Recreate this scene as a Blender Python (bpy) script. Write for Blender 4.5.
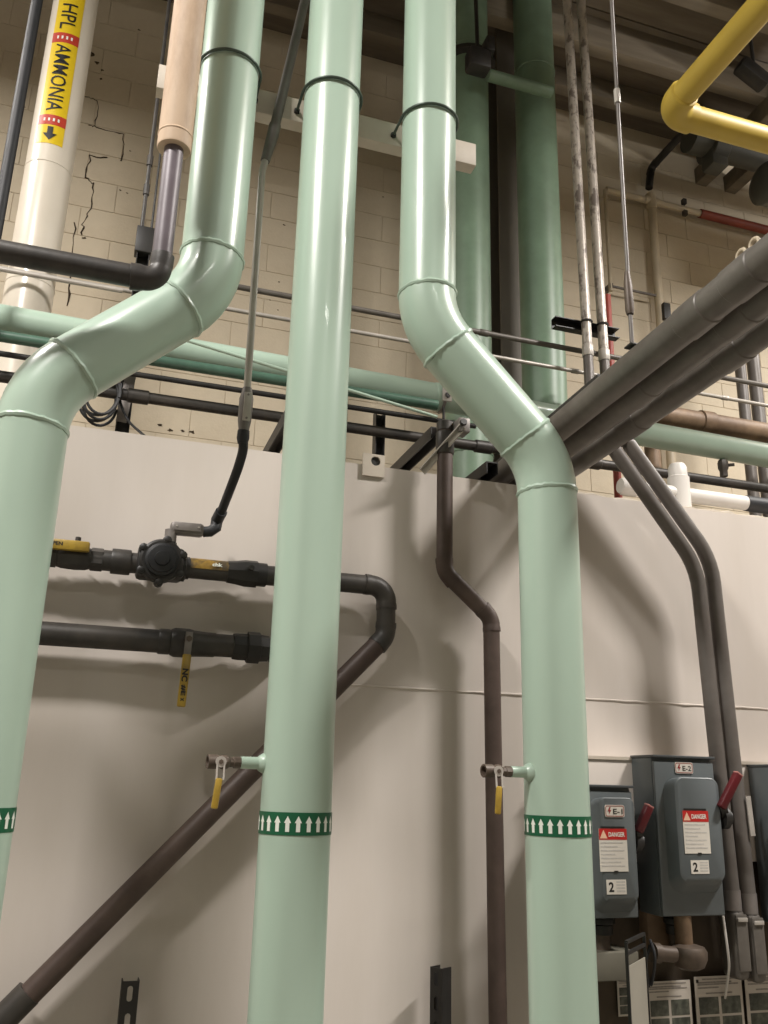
import bpy, bmesh, math, random
from mathutils import Vector, Matrix, noise
random.seed(7)
for o in list(bpy.data.objects):
    bpy.data.objects.remove(o)
scene = bpy.context.scene
COL = scene.collection

# ------------------------------------------------------------------ camera
F_PX, CX, CY = 880.0, 384.0, 512.0
YAW, PIT, ROL = 0.30745, 0.29815, 0.02506
CAM = Vector((0, 0, 1.55))
FWD = Vector((math.sin(YAW)*math.cos(PIT), math.cos(YAW)*math.cos(PIT), math.sin(PIT)))
_r = Vector((math.cos(YAW), -math.sin(YAW), 0)); _u = _r.cross(FWD)
RGT = _r*math.cos(ROL) + _u*math.sin(ROL)
UPV = -_r*math.sin(ROL) + _u*math.cos(ROL)
cam_d = bpy.data.cameras.new('camera'); cam = bpy.data.objects.new('camera', cam_d); COL.objects.link(cam)
cam_d.sensor_fit = 'VERTICAL'; cam_d.sensor_height = 36.0; cam_d.lens = F_PX/1024*36.0
cam_d.clip_start = 0.02
m = Matrix((RGT, UPV, -FWD)).transposed().to_4x4(); m.translation = CAM
cam.matrix_world = m
scene.camera = cam

# ------------------------------------------------------------------ world, lamps, exposure
w = bpy.data.worlds.new('world'); scene.world = w; w.use_nodes = True
w.node_tree.nodes['Background'].inputs[0].default_value = (0.9, 0.88, 0.8, 1)
w.node_tree.nodes['Background'].inputs[1].default_value = 0.05
def lamp(name, loc, sx, sy, power, col=(1.0, 0.955, 0.905), target=None):
    d = bpy.data.lights.new(name, 'AREA'); d.shape = 'RECTANGLE'; d.size = sx; d.size_y = sy
    d.energy = power; d.color = col
    o = bpy.data.objects.new(name, d); COL.objects.link(o); o.location = loc
    if target is not None:
        o.rotation_euler = (Vector(target)-Vector(loc)).to_track_quat('-Z', 'Y').to_euler()
    return o
def strip(name, loc, az, length, width, down, up):
    """open fluorescent strip, or the added rear fill: most light downwards, a little up to the ceiling"""
    a = lamp(name, loc, width, length, down); a.rotation_euler = (0, 0, az)
    if up:
        b = lamp(name+'_uplight', (loc[0], loc[1], loc[2]+.12), width, length, up); b.rotation_euler = (math.pi, 0, az)
strip('strip_lamp_right', (3.75, 0.70, 5.55), math.radians(-66), 0.80, 0.22, 330, 105)
strip('strip_lamp_left', (-1.85, 0.30, 5.55), math.radians(50), 0.80, 0.22, 300, 8)
strip('fill_lamp_rear', (1.2, -2.8, 5.55), math.radians(90), 1.2, 0.25, 30, 8)  # unseen fill lamp, added to lift the faces turned to the camera
strip('strip_lamp_far_left', (-2.4, 3.0, 5.6), 0.0, 1.2, 0.25, 95, 6)
strip('strip_lamp_far_right', (5.6, 2.9, 5.5), 0.0, 1.2, 0.25, 120, 120)
vs = scene.view_settings
vs.view_transform = 'Standard'; vs.look = 'None'; vs.exposure = 0.0; vs.gamma = 1.0; vs.use_curve_mapping = False

# ------------------------------------------------------------------ pixel helpers
def ray(x, y): return RGT*((x-CX)/F_PX) - UPV*((y-CY)/F_PX) + FWD
def P(x, y, Y):
    d = ray(x, y); return CAM + d*(Y/d.y)
def PZ(x, y, Z):
    d = ray(x, y); return CAM + d*((Z-CAM.z)/d.z)

# ------------------------------------------------------------------ materials
def s2l(c):
    c /= 255.0
    return c/12.92 if c <= 0.04045 else ((c+0.055)/1.055)**2.4
MATS = {}
def mat(name, rgb, rough=0.5, metal=0.0, var=0.12, scale=9.0, rgb2=None, mix=0.5, bump=0.0, bscale=60.0, spec=0.5,
        coat=0.0, lo=0.4, hi=0.65, stretch=(1, 1, 1)):
    """principled surface: a base colour broken up by noise, optional second colour in patches, fine bump"""
    if name in MATS: return MATS[name]
    M = bpy.data.materials.new(name); M.use_nodes = True
    N = M.node_tree.nodes; L = M.node_tree.links; b = N['Principled BSDF']
    b.inputs['Roughness'].default_value = rough; b.inputs['Metallic'].default_value = metal
    b.inputs['Specular IOR Level'].default_value = spec
    b.inputs['Coat Weight'].default_value = coat
    c1 = tuple(s2l(v) for v in rgb)
    tc = N.new('ShaderNodeTexCoord'); mp = N.new('ShaderNodeMapping'); mp.inputs['Scale'].default_value = stretch
    L.new(tc.outputs['Object'], mp.inputs[0])
    nz = N.new('ShaderNodeTexNoise'); nz.inputs['Scale'].default_value = scale; nz.inputs['Detail'].default_value = 5
    L.new(mp.outputs[0], nz.inputs['Vector'])
    r = N.new('ShaderNodeValToRGB')
    r.color_ramp.elements[0].position = 0.3; r.color_ramp.elements[1].position = 0.7
    r.color_ramp.elements[0].color = tuple(v*(1-var) for v in c1)+(1,)
    r.color_ramp.elements[1].color = tuple(min(1, v*(1+var)) for v in c1)+(1,)
    L.new(nz.outputs[0], r.inputs[0]); out = r.outputs[0]
    if rgb2 is not None:
        n2 = N.new('ShaderNodeTexNoise'); n2.inputs['Scale'].default_value = scale*0.37; n2.inputs['Detail'].default_value = 8
        n2.inputs['Roughness'].default_value = 0.68
        L.new(mp.outputs[0], n2.inputs['Vector'])
        r2 = N.new('ShaderNodeValToRGB'); r2.color_ramp.elements[0].position = lo; r2.color_ramp.elements[1].position = hi
        r2.color_ramp.elements[0].color = (0, 0, 0, 1); r2.color_ramp.elements[1].color = (mix, mix, mix, 1)
        L.new(n2.outputs[0], r2.inputs[0])
        mx = N.new('ShaderNodeMix'); mx.data_type = 'RGBA'
        L.new(r2.outputs[0], mx.inputs['Factor']); L.new(out, mx.inputs['A'])
        mx.inputs['B'].default_value = tuple(s2l(v) for v in rgb2)+(1,)
        out = mx.outputs['Result']
    L.new(out, b.inputs['Base Color'])
    if bump:
        n3 = N.new('ShaderNodeTexNoise'); n3.inputs['Scale'].default_value = bscale; n3.inputs['Detail'].default_value = 4
        L.new(mp.outputs[0], n3.inputs['Vector'])
        bp = N.new('ShaderNodeBump'); bp.inputs['Strength'].default_value = bump; bp.inputs['Distance'].default_value = 0.004
        L.new(n3.outputs[0], bp.inputs['Height']); L.new(bp.outputs[0], b.inputs['Normal'])
    MATS[name] = M
    return M

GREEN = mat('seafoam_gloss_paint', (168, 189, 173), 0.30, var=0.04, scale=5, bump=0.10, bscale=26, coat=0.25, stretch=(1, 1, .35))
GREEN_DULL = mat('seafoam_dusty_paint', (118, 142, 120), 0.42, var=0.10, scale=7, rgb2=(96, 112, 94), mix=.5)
GREEN_DARK = mat('dark_sea_green_paint', (76, 108, 92), 0.38, var=0.12, scale=8, rgb2=(44, 58, 50), mix=.6)
WALLP = mat('painted_partition', (206, 197, 189), 0.62, var=0.05, scale=1.6, rgb2=(180, 169, 154), mix=.45, bump=0.06, bscale=14, stretch=(1.6, 1, .28))
BLOCK = mat('cream_painted_block', (200, 187, 164), 0.7, var=0.07, scale=3, rgb2=(138, 118, 90), mix=.5, bump=0.35, bscale=70, lo=.5, hi=.8)
MORTAR = mat('painted_mortar', (172, 156, 128), 0.85, var=0.10, scale=14, bump=0.3)
CRACK = mat('crack_dirt', (58, 46, 32), 0.95, var=0.4, scale=60)
CONCRETE = mat('grey_concrete', (128, 122, 112), 0.85, var=0.14, scale=4, bump=0.2)
CEIL = mat('dusty_brown_deck', (116, 106, 92), 0.85, var=0.25, scale=3, rgb2=(66, 54, 44), mix=.7, stretch=(.3, 3, 3))
JOIST = mat('weathered_joist', (132, 122, 106), 0.8, var=0.2, scale=4, rgb2=(88, 78, 66), mix=.6, stretch=(.3, 3, 3))
DARK = mat('dark_iron_pipe', (54, 52, 50), 0.46, metal=0.2, var=0.25, scale=16, rgb2=(94, 86, 78), mix=.4, bump=0.12)
BROWNP = mat('brown_iron_pipe', (86, 72, 65), 0.5, metal=0.15, var=0.18, scale=12, rgb2=(58, 44, 40), mix=.6, bump=.08)
BLACK = mat('black_steel', (34, 33, 32), 0.5, var=0.3, scale=15, rgb2=(62, 58, 54), mix=.4)
RUBBER = mat('black_rubber', (32, 33, 36), 0.55, var=0.2, scale=20)
CONDUIT = mat('dusty_grey_conduit', (106, 101, 95), 0.45, metal=0.12, var=0.14, scale=12, rgb2=(72, 66, 60), mix=.55, bump=.06)
CONDUIT2 = mat('dull_grey_conduit', (104, 99, 95), 0.45, metal=0.12, var=0.14, scale=12, rgb2=(84, 74, 66), mix=.5)
GALV = mat('galvanised_steel', (176, 168, 158), 0.36, metal=0.12, var=0.15, scale=60, rgb2=(88, 78, 72), mix=.8, bump=.10, lo=.5, hi=.58, stretch=(1, 1, .5))
EMT = mat('grey_zinc_tube', (178, 172, 164), 0.36, metal=0.15, var=0.12, scale=14)
CAST = mat('cast_grey_fitting', (124, 118, 114), 0.5, metal=0.3, var=0.16, scale=20)
WHITEP = mat('white_pipe_jacket', (220, 211, 196), 0.28, var=0.04, scale=5, coat=.3)
TAN = mat('tan_insulation_jacket', (206, 182, 156), 0.62, var=0.06, scale=6, rgb2=(134, 98, 72), mix=.75, lo=.44, hi=.62, stretch=(1, 1, .3))
PURPLE = mat('bare_plum_pipe', (100, 92, 98), 0.45, metal=0.1, var=0.2, scale=10, rgb2=(74, 62, 62), mix=.5)
YELLOWP = mat('yellow_gas_paint', (184, 158, 62), 0.5, var=0.06, scale=6, rgb2=(170, 146, 66), mix=.4)
YELLOW = mat('yellow_handle_vinyl', (172, 142, 52), 0.4, var=0.10, scale=50, rgb2=(104, 84, 40), mix=.5)
YSTICK = mat('yellow_marker_vinyl', (224, 192, 36), 0.35, var=0.03, scale=20)
REDSTICK = mat('red_marker_vinyl', (186, 62, 46), 0.4, var=0.05, scale=20)
INK = mat('black_print', (26, 24, 22), 0.5, var=0.1)
GREENTAPE = mat('green_flow_tape', (20, 88, 58), 0.38, var=0.06, scale=20)
WHITEINK = mat('white_print', (228, 232, 222), 0.45, var=0.03)
REDPIPE = mat('red_pipe_paint', (158, 66, 54), 0.45, var=0.12, scale=10)
OXIDE = mat('oxide_red_pipe', (128, 56, 40), 0.55, var=0.15, scale=8)
BEIGEP = mat('beige_painted_pipe', (188, 174, 150), 0.5, var=0.07, scale=8)
RUST = mat('rusty_brown_pipe', (128, 106, 84), 0.55, metal=.1, var=0.2, scale=14, rgb2=(82, 62, 46), mix=.7, bump=.2)
PVC = mat('white_plastic_pipe', (206, 202, 196), 0.4, var=0.03, scale=6)
STRUTW = mat('cream_strut_paint', (200, 190, 176), 0.55, var=0.06, scale=8, rgb2=(166, 150, 130), mix=.4)
BOXG = mat('slate_grey_enamel', (92, 98, 100), 0.4, var=0.05, scale=8, rgb2=(74, 78, 80), mix=.35)
BOXD = mat('dark_grey_enamel', (72, 76, 78), 0.42, var=0.06, scale=8)
HRED = mat('dark_red_grip', (84, 14, 22), 0.4, var=0.08, scale=30)
HTIP = mat('faded_pink_grip_end', (190, 128, 122), 0.5, var=0.06)
PAPER = mat('white_label_stock', (214, 208, 198), 0.5, var=0.03)
PAPER2 = mat('sheet_paper', (196, 188, 178), 0.55, var=0.05, scale=6)
GREYINK = mat('grey_print', (140, 134, 128), 0.6, var=0.2, scale=120, stretch=(1, 1, 1))
PALEINK = mat('pale_grey_print', (190, 186, 180), 0.6, var=0.1, scale=90)
PHOTO = mat('dark_photo_print', (96, 98, 88), 0.4, var=0.7, scale=34, rgb2=(40, 46, 40), mix=.9)
DANGERRED = mat('danger_red_print', (184, 40, 36), 0.42, var=0.04)
SIGNRED = mat('sign_red_print', (150, 44, 42), 0.45, var=0.05)
SHADEBROWN = mat('shade_brown_board', (82, 70, 56), 0.75, var=0.2, scale=6, rgb2=(56, 46, 36), mix=.6)  # shade below the switch boxes put into a dark brown
BRONZE = mat('aged_bronze', (88, 76, 66), 0.5, metal=0.15, var=0.2, scale=30)
WORN = mat('worn_yellow_paint_mark', (150, 118, 44), 0.5, var=0.25, scale=70, rgb2=(66, 58, 46), mix=.9, lo=.42, hi=.6)
ACRYL = mat('cloudy_plastic_sleeve', (168, 164, 152), 0.3, var=0.06)
COLM = mat('grey_brown_column_paint', (96, 90, 80), 0.6, var=.12, scale=5)
DUCTM = mat('dark_green_grey_duct', (64, 64, 58), 0.55, var=0.2, scale=3)

# ------------------------------------------------------------------ mesh helpers
def frames(pts):
    n = len(pts); T = []
    for i in range(n):
        a = pts[max(0, i-1)]; b = pts[min(n-1, i+1)]
        T.append((b-a).normalized())
    ref = Vector((0, 0, 1)) if abs(T[0].z) < 0.9 else Vector((0, -1, 0))
    u = (ref - T[0]*ref.dot(T[0])).normalized(); out = []
    for t in T:
        u = (u - t*u.dot(t)).normalized(); out.append((u.copy(), t.cross(u)))
    return out
def tube(pts, r, seg=20, cap=True):
    pts = [Vector(p) for p in pts]; rs = r if isinstance(r, (list, tuple)) else [r]*len(pts)
    fr = frames(pts); V = []; Fc = []
    for p, (u, v), rr in zip(pts, fr, rs):
        for k in range(seg):
            a = 2*math.pi*k/seg; V.append(p + u*(rr*math.cos(a)) + v*(rr*math.sin(a)))
    for i in range(len(pts)-1):
        for k in range(seg):
            k2 = (k+1) % seg
            Fc.append((i*seg+k, i*seg+k2, (i+1)*seg+k2, (i+1)*seg+k))
    if cap:
        Fc.append(tuple(range(seg-1, -1, -1))); Fc.append(tuple((len(pts)-1)*seg+k for k in range(seg)))
    return V, Fc
def lathe(prof, org, axis, seg=28):
    """prof: (radius, height along axis)"""
    axis = Vector(axis).normalized()
    ref = Vector((0, 0, 1)) if abs(axis.z) < .9 else Vector((1, 0, 0))
    u = (ref-axis*ref.dot(axis)).normalized(); v = axis.cross(u); V = []; Fc = []
    for rr, h in prof:
        for k in range(seg):
            a = 2*math.pi*k/seg; V.append(Vector(org)+axis*h+u*(rr*math.cos(a))+v*(rr*math.sin(a)))
    for i in range(len(prof)-1):
        for k in range(seg):
            k2 = (k+1) % seg
            Fc.append((i*seg+k, i*seg+k2, (i+1)*seg+k2, (i+1)*seg+k))
    Fc.append(tuple(range(seg-1, -1, -1))); Fc.append(tuple((len(prof)-1)*seg+k for k in range(seg)))
    return V, Fc
def ring(center, axis, R, r, seg=40, sec=8, wob=0.0):
    axis = Vector(axis).normalized()
    ref = Vector((0, 0, 1)) if abs(axis.z) < .9 else Vector((1, 0, 0))
    u = (ref-axis*ref.dot(axis)).normalized(); v = axis.cross(u); V = []; Fc = []
    for i in range(seg):
        a = 2*math.pi*i/seg; d = u*math.cos(a)+v*math.sin(a)
        sh = wob*random.uniform(-1, 1); rr = r*(1+random.uniform(-.25, .25)*(1 if wob else 0))
        for k in range(sec):
            b = 2*math.pi*k/sec
            V.append(Vector(center)+d*(R+rr*math.cos(b))+axis*(rr*math.sin(b)*1.4+sh))
    for i in range(seg):
        for k in range(sec):
            i2 = (i+1) % seg; k2 = (k+1) % sec
            Fc.append((i*sec+k, i2*sec+k, i2*sec+k2, i*sec+k2))
    return V, Fc
def merge(*parts):
    V = []; Fc = []
    for v, f in parts:
        o = len(V); V += list(v); Fc += [tuple(i+o for i in q) for q in f]
    return V, Fc
def from_bm(bm):
    bm.verts.index_update()
    r = [v.co.copy() for v in bm.verts], [tuple(v.index for v in f.verts) for f in bm.faces]
    bm.free(); return r
def box(c, s, bev=0.0, seg=2, rot=None):
    bm = bmesh.new(); bmesh.ops.create_cube(bm, size=1.0)
    for v in bm.verts: v.co = Vector((v.co.x*s[0], v.co.y*s[1], v.co.z*s[2]))
    if bev: bmesh.ops.bevel(bm, geom=list(bm.edges), offset=bev, segments=seg, profile=.5, affect='EDGES')
    for v in bm.verts:
        v.co = (rot @ v.co if rot is not None else v.co) + Vector(c)
    return from_bm(bm)
def bx(x0, x1, y0, y1, z0, z1, bev=0.0, seg=2):
    return box(((x0+x1)/2, (y0+y1)/2, (z0+z1)/2), (x1-x0, y1-y0, z1-z0), bev, seg)
def prism(poly, org, ux, uy, depth):
    """2D polygon extruded along ux x uy by depth (both ways from org plane: 0..depth)"""
    ux = Vector(ux); uy = Vector(uy); uz = ux.cross(uy).normalized(); n = len(poly)
    V = [Vector(org)+ux*a+uy*b for a, b in poly] + [Vector(org)+ux*a+uy*b+uz*depth for a, b in poly]
    Fc = [tuple(range(n-1, -1, -1)), tuple(range(n, 2*n))] + [(i, (i+1) % n, n+(i+1) % n, n+i) for i in range(n)]
    return V, Fc
def beam(a, b, wd, ht, up=(0, 0, 1), bev=0.0):
    a = Vector(a); b = Vector(b); t = (b-a); L = t.length; t.normalize()
    up = Vector(up); s = t.cross(up).normalized(); up = s.cross(t)
    return box((a+b)/2, (wd, L, ht), bev, 2, Matrix((s, t, up)).transposed())
LOC = {}
def setmesh(V, Fc, name, material):
    me = bpy.data.meshes.new(name); me.from_pydata([tuple(v) for v in V], [], Fc)
    bm = bmesh.new(); bm.from_mesh(me); bmesh.ops.recalc_face_normals(bm, faces=list(bm.faces)); bm.to_mesh(me); bm.free()
    me.materials.append(material)
    for p in me.polygons: p.use_smooth = True
    me.set_sharp_from_angle(angle=math.radians(38))
    return me
def part(name, vf, material, parent):
    loc = LOC[parent.name]
    me = setmesh([Vector(v)-loc for v in vf[0]], vf[1], name, material)
    o = bpy.data.objects.new(name, me); COL.objects.link(o); o.parent = parent; LOC[o.name] = loc
    return o
def tag(o, label=None, cat=None, group=None, kind=None):
    if label: o['label'] = label
    if cat: o['category'] = cat
    if group: o['group'] = group
    if kind: o['kind'] = kind
    return o
def thing(name, loc, label, cat, group=None):
    o = bpy.data.objects.new(name, None); COL.objects.link(o); o.location = loc; o.empty_display_size = .05
    LOC[o.name] = Vector(loc); return tag(o, label, cat, group)
def single(name, vf, material, label=None, cat=None, group=None, kind=None):
    V = [Vector(v) for v in vf[0]]
    lo = Vector((sum(v.x for v in V)/len(V), sum(v.y for v in V)/len(V), min(v.z for v in V)))
    me = setmesh([v-lo for v in V], vf[1], name, material)
    o = bpy.data.objects.new(name, me); COL.objects.link(o); o.location = lo; LOC[o.name] = lo
    return tag(o, label, cat, group, kind)
def route(pts, R):
    """polyline with bend radii -> list of ('run',[a,b]) and ('elbow',[...])"""
    pts = [Vector(p) for p in pts]; out = []; cur = pts[0]
    for i in range(1, len(pts)-1):
        p = pts[i]; d0 = (p-pts[i-1]).normalized(); d1 = (pts[i+1]-p).normalized()
        ang = d0.angle(d1)
        if ang < 0.02: continue
        t = R*math.tan(ang/2); a = p-d0*t; b = p+d1*t
        nrm = (d1-d0*d1.dot(d0)).normalized(); cen = a+nrm*R
        n = max(4, int(ang/0.12)); arc = []
        for k in range(n+1):
            th = ang*k/n; arc.append(cen - nrm*(R*math.cos(th)) + d0*(R*math.sin(th)))
        out.append(('run', [cur, a])); out.append(('elbow', arc)); cur = b
    out.append(('run', [cur, pts[-1]]))
    return out
def flat(segs):
    L = []
    for k, p in segs:
        for q in p:
            if not L or (q-L[-1]).length > 1e-5: L.append(q)
    return L
def pipe_parts(root, pts, r, R, material, style='socket', elbow_mat=None, seg=22, runname='pipe_run'):
    em = elbow_mat or material
    for k, q in route(pts, R):
        if k == 'run':
            part(runname, tube(q, r, seg), material, root)
        else:
            if style == 'weld':
                part('elbow', tube(q, r*1.004, seg+10), em, root)
                for e, f in ((q[0], q[1]-q[0]), (q[-1], q[-1]-q[-2])):
                    part('weld_bead', ring(e, f, r, r*.055, 56, 6, r*.016), em, root)
            elif style == 'socket':
                d0 = (q[1]-q[0]).normalized(); d1 = (q[-1]-q[-2]).normalized()
                path = [q[0]-d0*r*.7, q[0]-d0*r*.25] + q + [q[-1]+d1*r*.25, q[-1]+d1*r*.7]
                rr = [r*1.09, r*1.09] + [r*1.045]*len(q) + [r*1.09, r*1.09]
                part('elbow', tube(path, rr, seg), em, root)
            else:
                part('bend', tube(q, r, seg), em, root)
def pipe(name, label, cat, pts, r, R, material, style='socket', elbow_mat=None, group=None, seg=22):
    pts = [Vector(p) for p in pts]
    base = min(pts, key=lambda p: p.z)
    root = thing(name, base, label, cat, group)
    pipe_parts(root, pts, r, R, material, style, elbow_mat, seg)
    return root
def text_vf(s, size, bold=0.0, shear=0.0):
    cu = bpy.data.curves.new('lettering', 'FONT'); cu.body = s; cu.size = size; cu.offset = bold; cu.shear = shear
    cu.align_x = 'CENTER'; cu.align_y = 'CENTER'; cu.resolution_u = 3
    o = bpy.data.objects.new('lettering_tmp', cu); COL.objects.link(o)
    dg = bpy.context.evaluated_depsgraph_get(); me = bpy.data.meshes.new_from_object(o.evaluated_get(dg))
    V = [v.co.copy() for v in me.vertices]; Fc = [tuple(p.vertices) for p in me.polygons]
    bpy.data.objects.remove(o); bpy.data.curves.remove(cu); bpy.data.meshes.remove(me)
    return V, Fc
def place2d(vf, org, ux, uy):
    ux = Vector(ux); uy = Vector(uy)
    return [Vector(org)+ux*v.x+uy*v.y for v in vf[0]], vf[1]
def fitw(vf, width=None, height=None):
    xs = [v.x for v in vf[0]]; ys = [v.y for v in vf[0]]
    sx = width/(max(xs)-min(xs)) if width else None; sy = height/(max(ys)-min(ys)) if height else None
    sx = sx or sy; sy = sy or sx; cx_ = (max(xs)+min(xs))/2; cy_ = (max(ys)+min(ys))/2
    return [Vector(((v.x-cx_)*sx, (v.y-cy_)*sy, 0)) for v in vf[0]], vf[1]
def slice_vf(vf, step, axis=0):
    """cut a flat mesh into strips so it can be wrapped around a pipe"""
    bm = bmesh.new(); vs_ = [bm.verts.new(v) for v in vf[0]]
    for f in vf[1]:
        try: bm.faces.new([vs_[i] for i in f])
        except ValueError: pass
    lo = min(v[axis] for v in vf[0]); hi = max(v[axis] for v in vf[0]); x = lo+step
    no = Vector((0, 0, 0)); no[axis] = 1
    while x < hi:
        co = Vector((0, 0, 0)); co[axis] = x
        bmesh.ops.bisect_plane(bm, geom=list(bm.verts)+list(bm.edges)+list(bm.faces), plane_co=co, plane_no=no)
        x += step
    return from_bm(bm)
def wrap_patch(cx_, cy_, R, a0, a1, z0, z1, th=0.0012, n=14):
    """sticker wrapped round a vertical pipe between angles (0 = towards -Y, positive = +X)"""
    V = []; Fc = []
    for i in range(n+1):
        a = a0+(a1-a0)*i/n; d = Vector((math.sin(a), -math.cos(a), 0))
        for rr in (R, R+th):
            for z in (z0, z1): V.append(Vector((cx_, cy_, z))+d*rr if False else Vector((cx_+d.x*rr, cy_+d.y*rr, z)))
    for i in range(n):
        b = i*4; c = b+4
        Fc += [(b+2, c+2, c+3, b+3), (b, b+1, c+1, c), (b+1, b+3, c+3, c+1), (b, c, c+2, b+2)]
    Fc += [(0, 2, 3, 1), (n*4, n*4+1, n*4+3, n*4+2)]
    return V, Fc

# ------------------------------------------------------------------ room shell
XL, XR, YF, YB, ZC = -3.5, 7.0, -4.2, 4.8, 6.42
single('floor', bx(XL-.2, XR+.2, YF-.2, YB+.3, -.15, 0), CONCRETE, kind='structure')
ceil = single('ceiling', bx(XL-.2, XR+.2, YF-.2, YB+.3, ZC+.05, ZC+.2), CEIL, kind='structure')
single('wall_left', bx(XL-.2, XL, YF-.2, YB+.3, 0, ZC+.05), CONCRETE, kind='structure')
single('wall_right', bx(XR, XR+.2, YF-.2, YB+.3, 0, ZC+.05), CONCRETE, kind='structure')
single('wall_front', bx(XL, XR, YF-.2, YF, 0, ZC+.05), CONCRETE, kind='structure')
wallb = single('wall_back', bx(XL, XR, YB+.004, YB+.25, 0, ZC+.05), BLOCK, kind='structure')
# concrete blocks in running bond, the stretch of wall that shows above the partition
BH, BL = 0.1935, 0.372
zref = P(110, 129, YB).z; xref = P(95, 113, YB).x
blk = []
for var in range(3):
    v, f = box((0, 0, 0), (BL-.0025, .04, BH-.0025), .0015, 1)
    me = setmesh(v, f, 'block', BLOCK); blk.append(me)
row = 0; z = zref
while z > 3.15: z -= BH; row -= 1
while z + BH < ZC+.06:
    x = xref + (BL/2 if row % 2 else 0)
    while x > -1.35: x -= BL
    while x < 5.1:
        o = bpy.data.objects.new('block', random.choice(blk)); COL.objects.link(o); o.parent = wallb
        o.location = Vector((x+BL/2, YB+.02+random.uniform(-.0008, .0008), z+BH/2)) - LOC[wallb.name]
        x += BL
    z += BH; row += 1
# stepped crack that follows the joints on the left, and dirt spots
def crack(pxs, wd):
    pts = []
    for i in range(len(pxs)-1):
        a = P(pxs[i][0], pxs[i][1], YB-.0005); b = P(pxs[i+1][0], pxs[i+1][1], YB-.0005); n = 5
        for k in range(n): pts.append(a.lerp(b, k/n)+Vector((random.uniform(-.008, .008), 0, random.uniform(-.008, .008))))
    pts.append(P(pxs[-1][0], pxs[-1][1], YB-.0005))
    part('wall_crack', tube(pts, [wd*random.uniform(.35, 1.2) for _ in pts], 5), CRACK, wallb)
crack([(86, 97), (98, 101), (95, 127)], .004)
crack([(88, 126), (96, 127), (124, 134), (121, 161)], .004)
crack([(108, 158), (90, 156), (86, 178), (94, 184), (92, 205), (83, 225), (82, 235)], .005)
crack([(75, 222), (72, 258)], .004)
crack([(70, 275), (67, 306)], .006)
for px, py, s in ((91, 55, 20), (97, 63, 9), (102, 70, 7), (101, 79, 7), (130, 151, 4), (139, 30, 6), (84, 238, 7), (24, 107, 5), (120, 190, 5), (127, 193, 4), (383, 197, 4), (277, 105, 5),
                  (284, 225, 5), (279, 282, 4), (270, 300, 4), (278, 310, 4), (160, 425, 9), (170, 430, 9), (183, 431, 8), (192, 432, 9)):
    c = P(px, py, YB-.0006); n_ = 11; rs_ = [.0011*s*random.uniform(.45, 1.25) for _ in range(n_)]
    V = [c+Vector((rs_[k]*1.5*math.cos(2*math.pi*k/n_), -.001*d_, rs_[k]*math.sin(2*math.pi*k/n_))) for d_ in (0, 1) for k in range(n_)]
    part('wall_stain', (V, [tuple(range(n_)), tuple(range(2*n_-1, n_-1, -1))]+[(k, (k+1) % n_, n_+(k+1) % n_, n_+k) for k in range(n_)]), CRACK, wallb)
# ceiling deck planks, joists along the wall and one cross beam pair
for i in range(26):
    y = YF+.05+i*.352
    part('deck_plank', bx(XL, XR, y, y+.33, ZC+.02+random.uniform(-.012, .012), ZC+.055), CEIL, ceil)
for i in range(20):
    y = YB-.30-i*.46
    part('joist', bx(XL, XR, y-.045, y+.045, ZC-(.22 if i % 2 else .13), ZC+.03, .006), JOIST, ceil)
for x in (4.05, 4.32):
    part('cross_beam', bx(x-.05, x+.05, YF, YB, ZC-.36, ZC-.22, .006), JOIST, ceil)

# partition in front of the rear wall, a welded seam along it
YP = 2.66
ptop = P(345, 462, YP).z
part_w = single('wall_partition', bx(XL, XR, YP, YP+.30, 0, ptop), WALLP, kind='structure')
a = P(318, 683, YP); b = P(480, 692.5, YP)
zs = a.z
pts = []
for i in range(90):
    x = a.x+(4.2-a.x)*i/89
    pts.append(Vector((x, YP-.001, zs+random.uniform(-.0015, .0015))))
part('weld_seam', tube(pts, [random.uniform(.0022, .0042) for _ in pts], 6), WALLP, part_w)
# ragged caulk along the partition top on the right
pts = []
for i in range(40):
    x = P(578, 492, YP).x + 1.35*i/39
    pts.append(Vector((x, YP+.012+random.uniform(-.004, .004), ptop+random.uniform(.0, .006))))
part('caulk_strip', tube(pts, [random.uniform(.004, .009) for _ in pts], 6), STRUTW, part_w)

# ------------------------------------------------------------------ the three large green risers
YR, RR = 2.14, 0.0838
k_ = YR/2.0
XA, XA2, XB, XC, XC2 = -.202*k_, .160*k_, .4495*k_, 1.092*k_, .7435*k_
def corner(p, q, X):
    t = (X-p.x)/(q.x-p.x); v = p.lerp(q, t); v.x = X; v.y = YR; return v
lA, lB = P(75, 368, YR), P(188, 303, YR)
rA, rB = P(447, 347, YR), P(527, 440, YR)
TAPEZ = 1.55-.088*k_
def arrow_poly():
    return [(-.0045, -.017), (.0045, -.017), (.0045, .002), (.008, .002), (0, .017), (-.008, .002), (-.0045, .002)]
arrow_flat = ([Vector((a_, b_, 0)) for a_, b_ in arrow_poly()], [tuple(range(7))])
def riser(label, pts):
    root = thing('green_riser_pipe', (pts[0][0], YR, 0), label, 'pipe', 'green riser pipes in a row before the partition')
    pipe_parts(root, pts, RR, .229, GREEN, 'weld', seg=40)
    X = pts[0][0]
    bd = part('flow_band', wrap_patch(X, YR, RR, -math.pi, math.pi, TAPEZ-.0245, TAPEZ+.0245, .0014, 56), GREENTAPE, root)
    tag(bd, 'dark green tape band with white upward arrows')
    bd2 = slice_vf(arrow_flat, .0047)
    n = 22
    for i in range(n):
        a0 = 2*math.pi*(i+.5)/n
        V = []
        for v in bd2[0]:
            a_ = a0+v.x/RR; V.append(Vector((X+math.sin(a_)*(RR+.0021), YR-math.cos(a_)*(RR+.0021), TAPEZ+v.y)))
        part('arrow', (V, bd2[1]), WHITEINK, bd)
    return root
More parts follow.
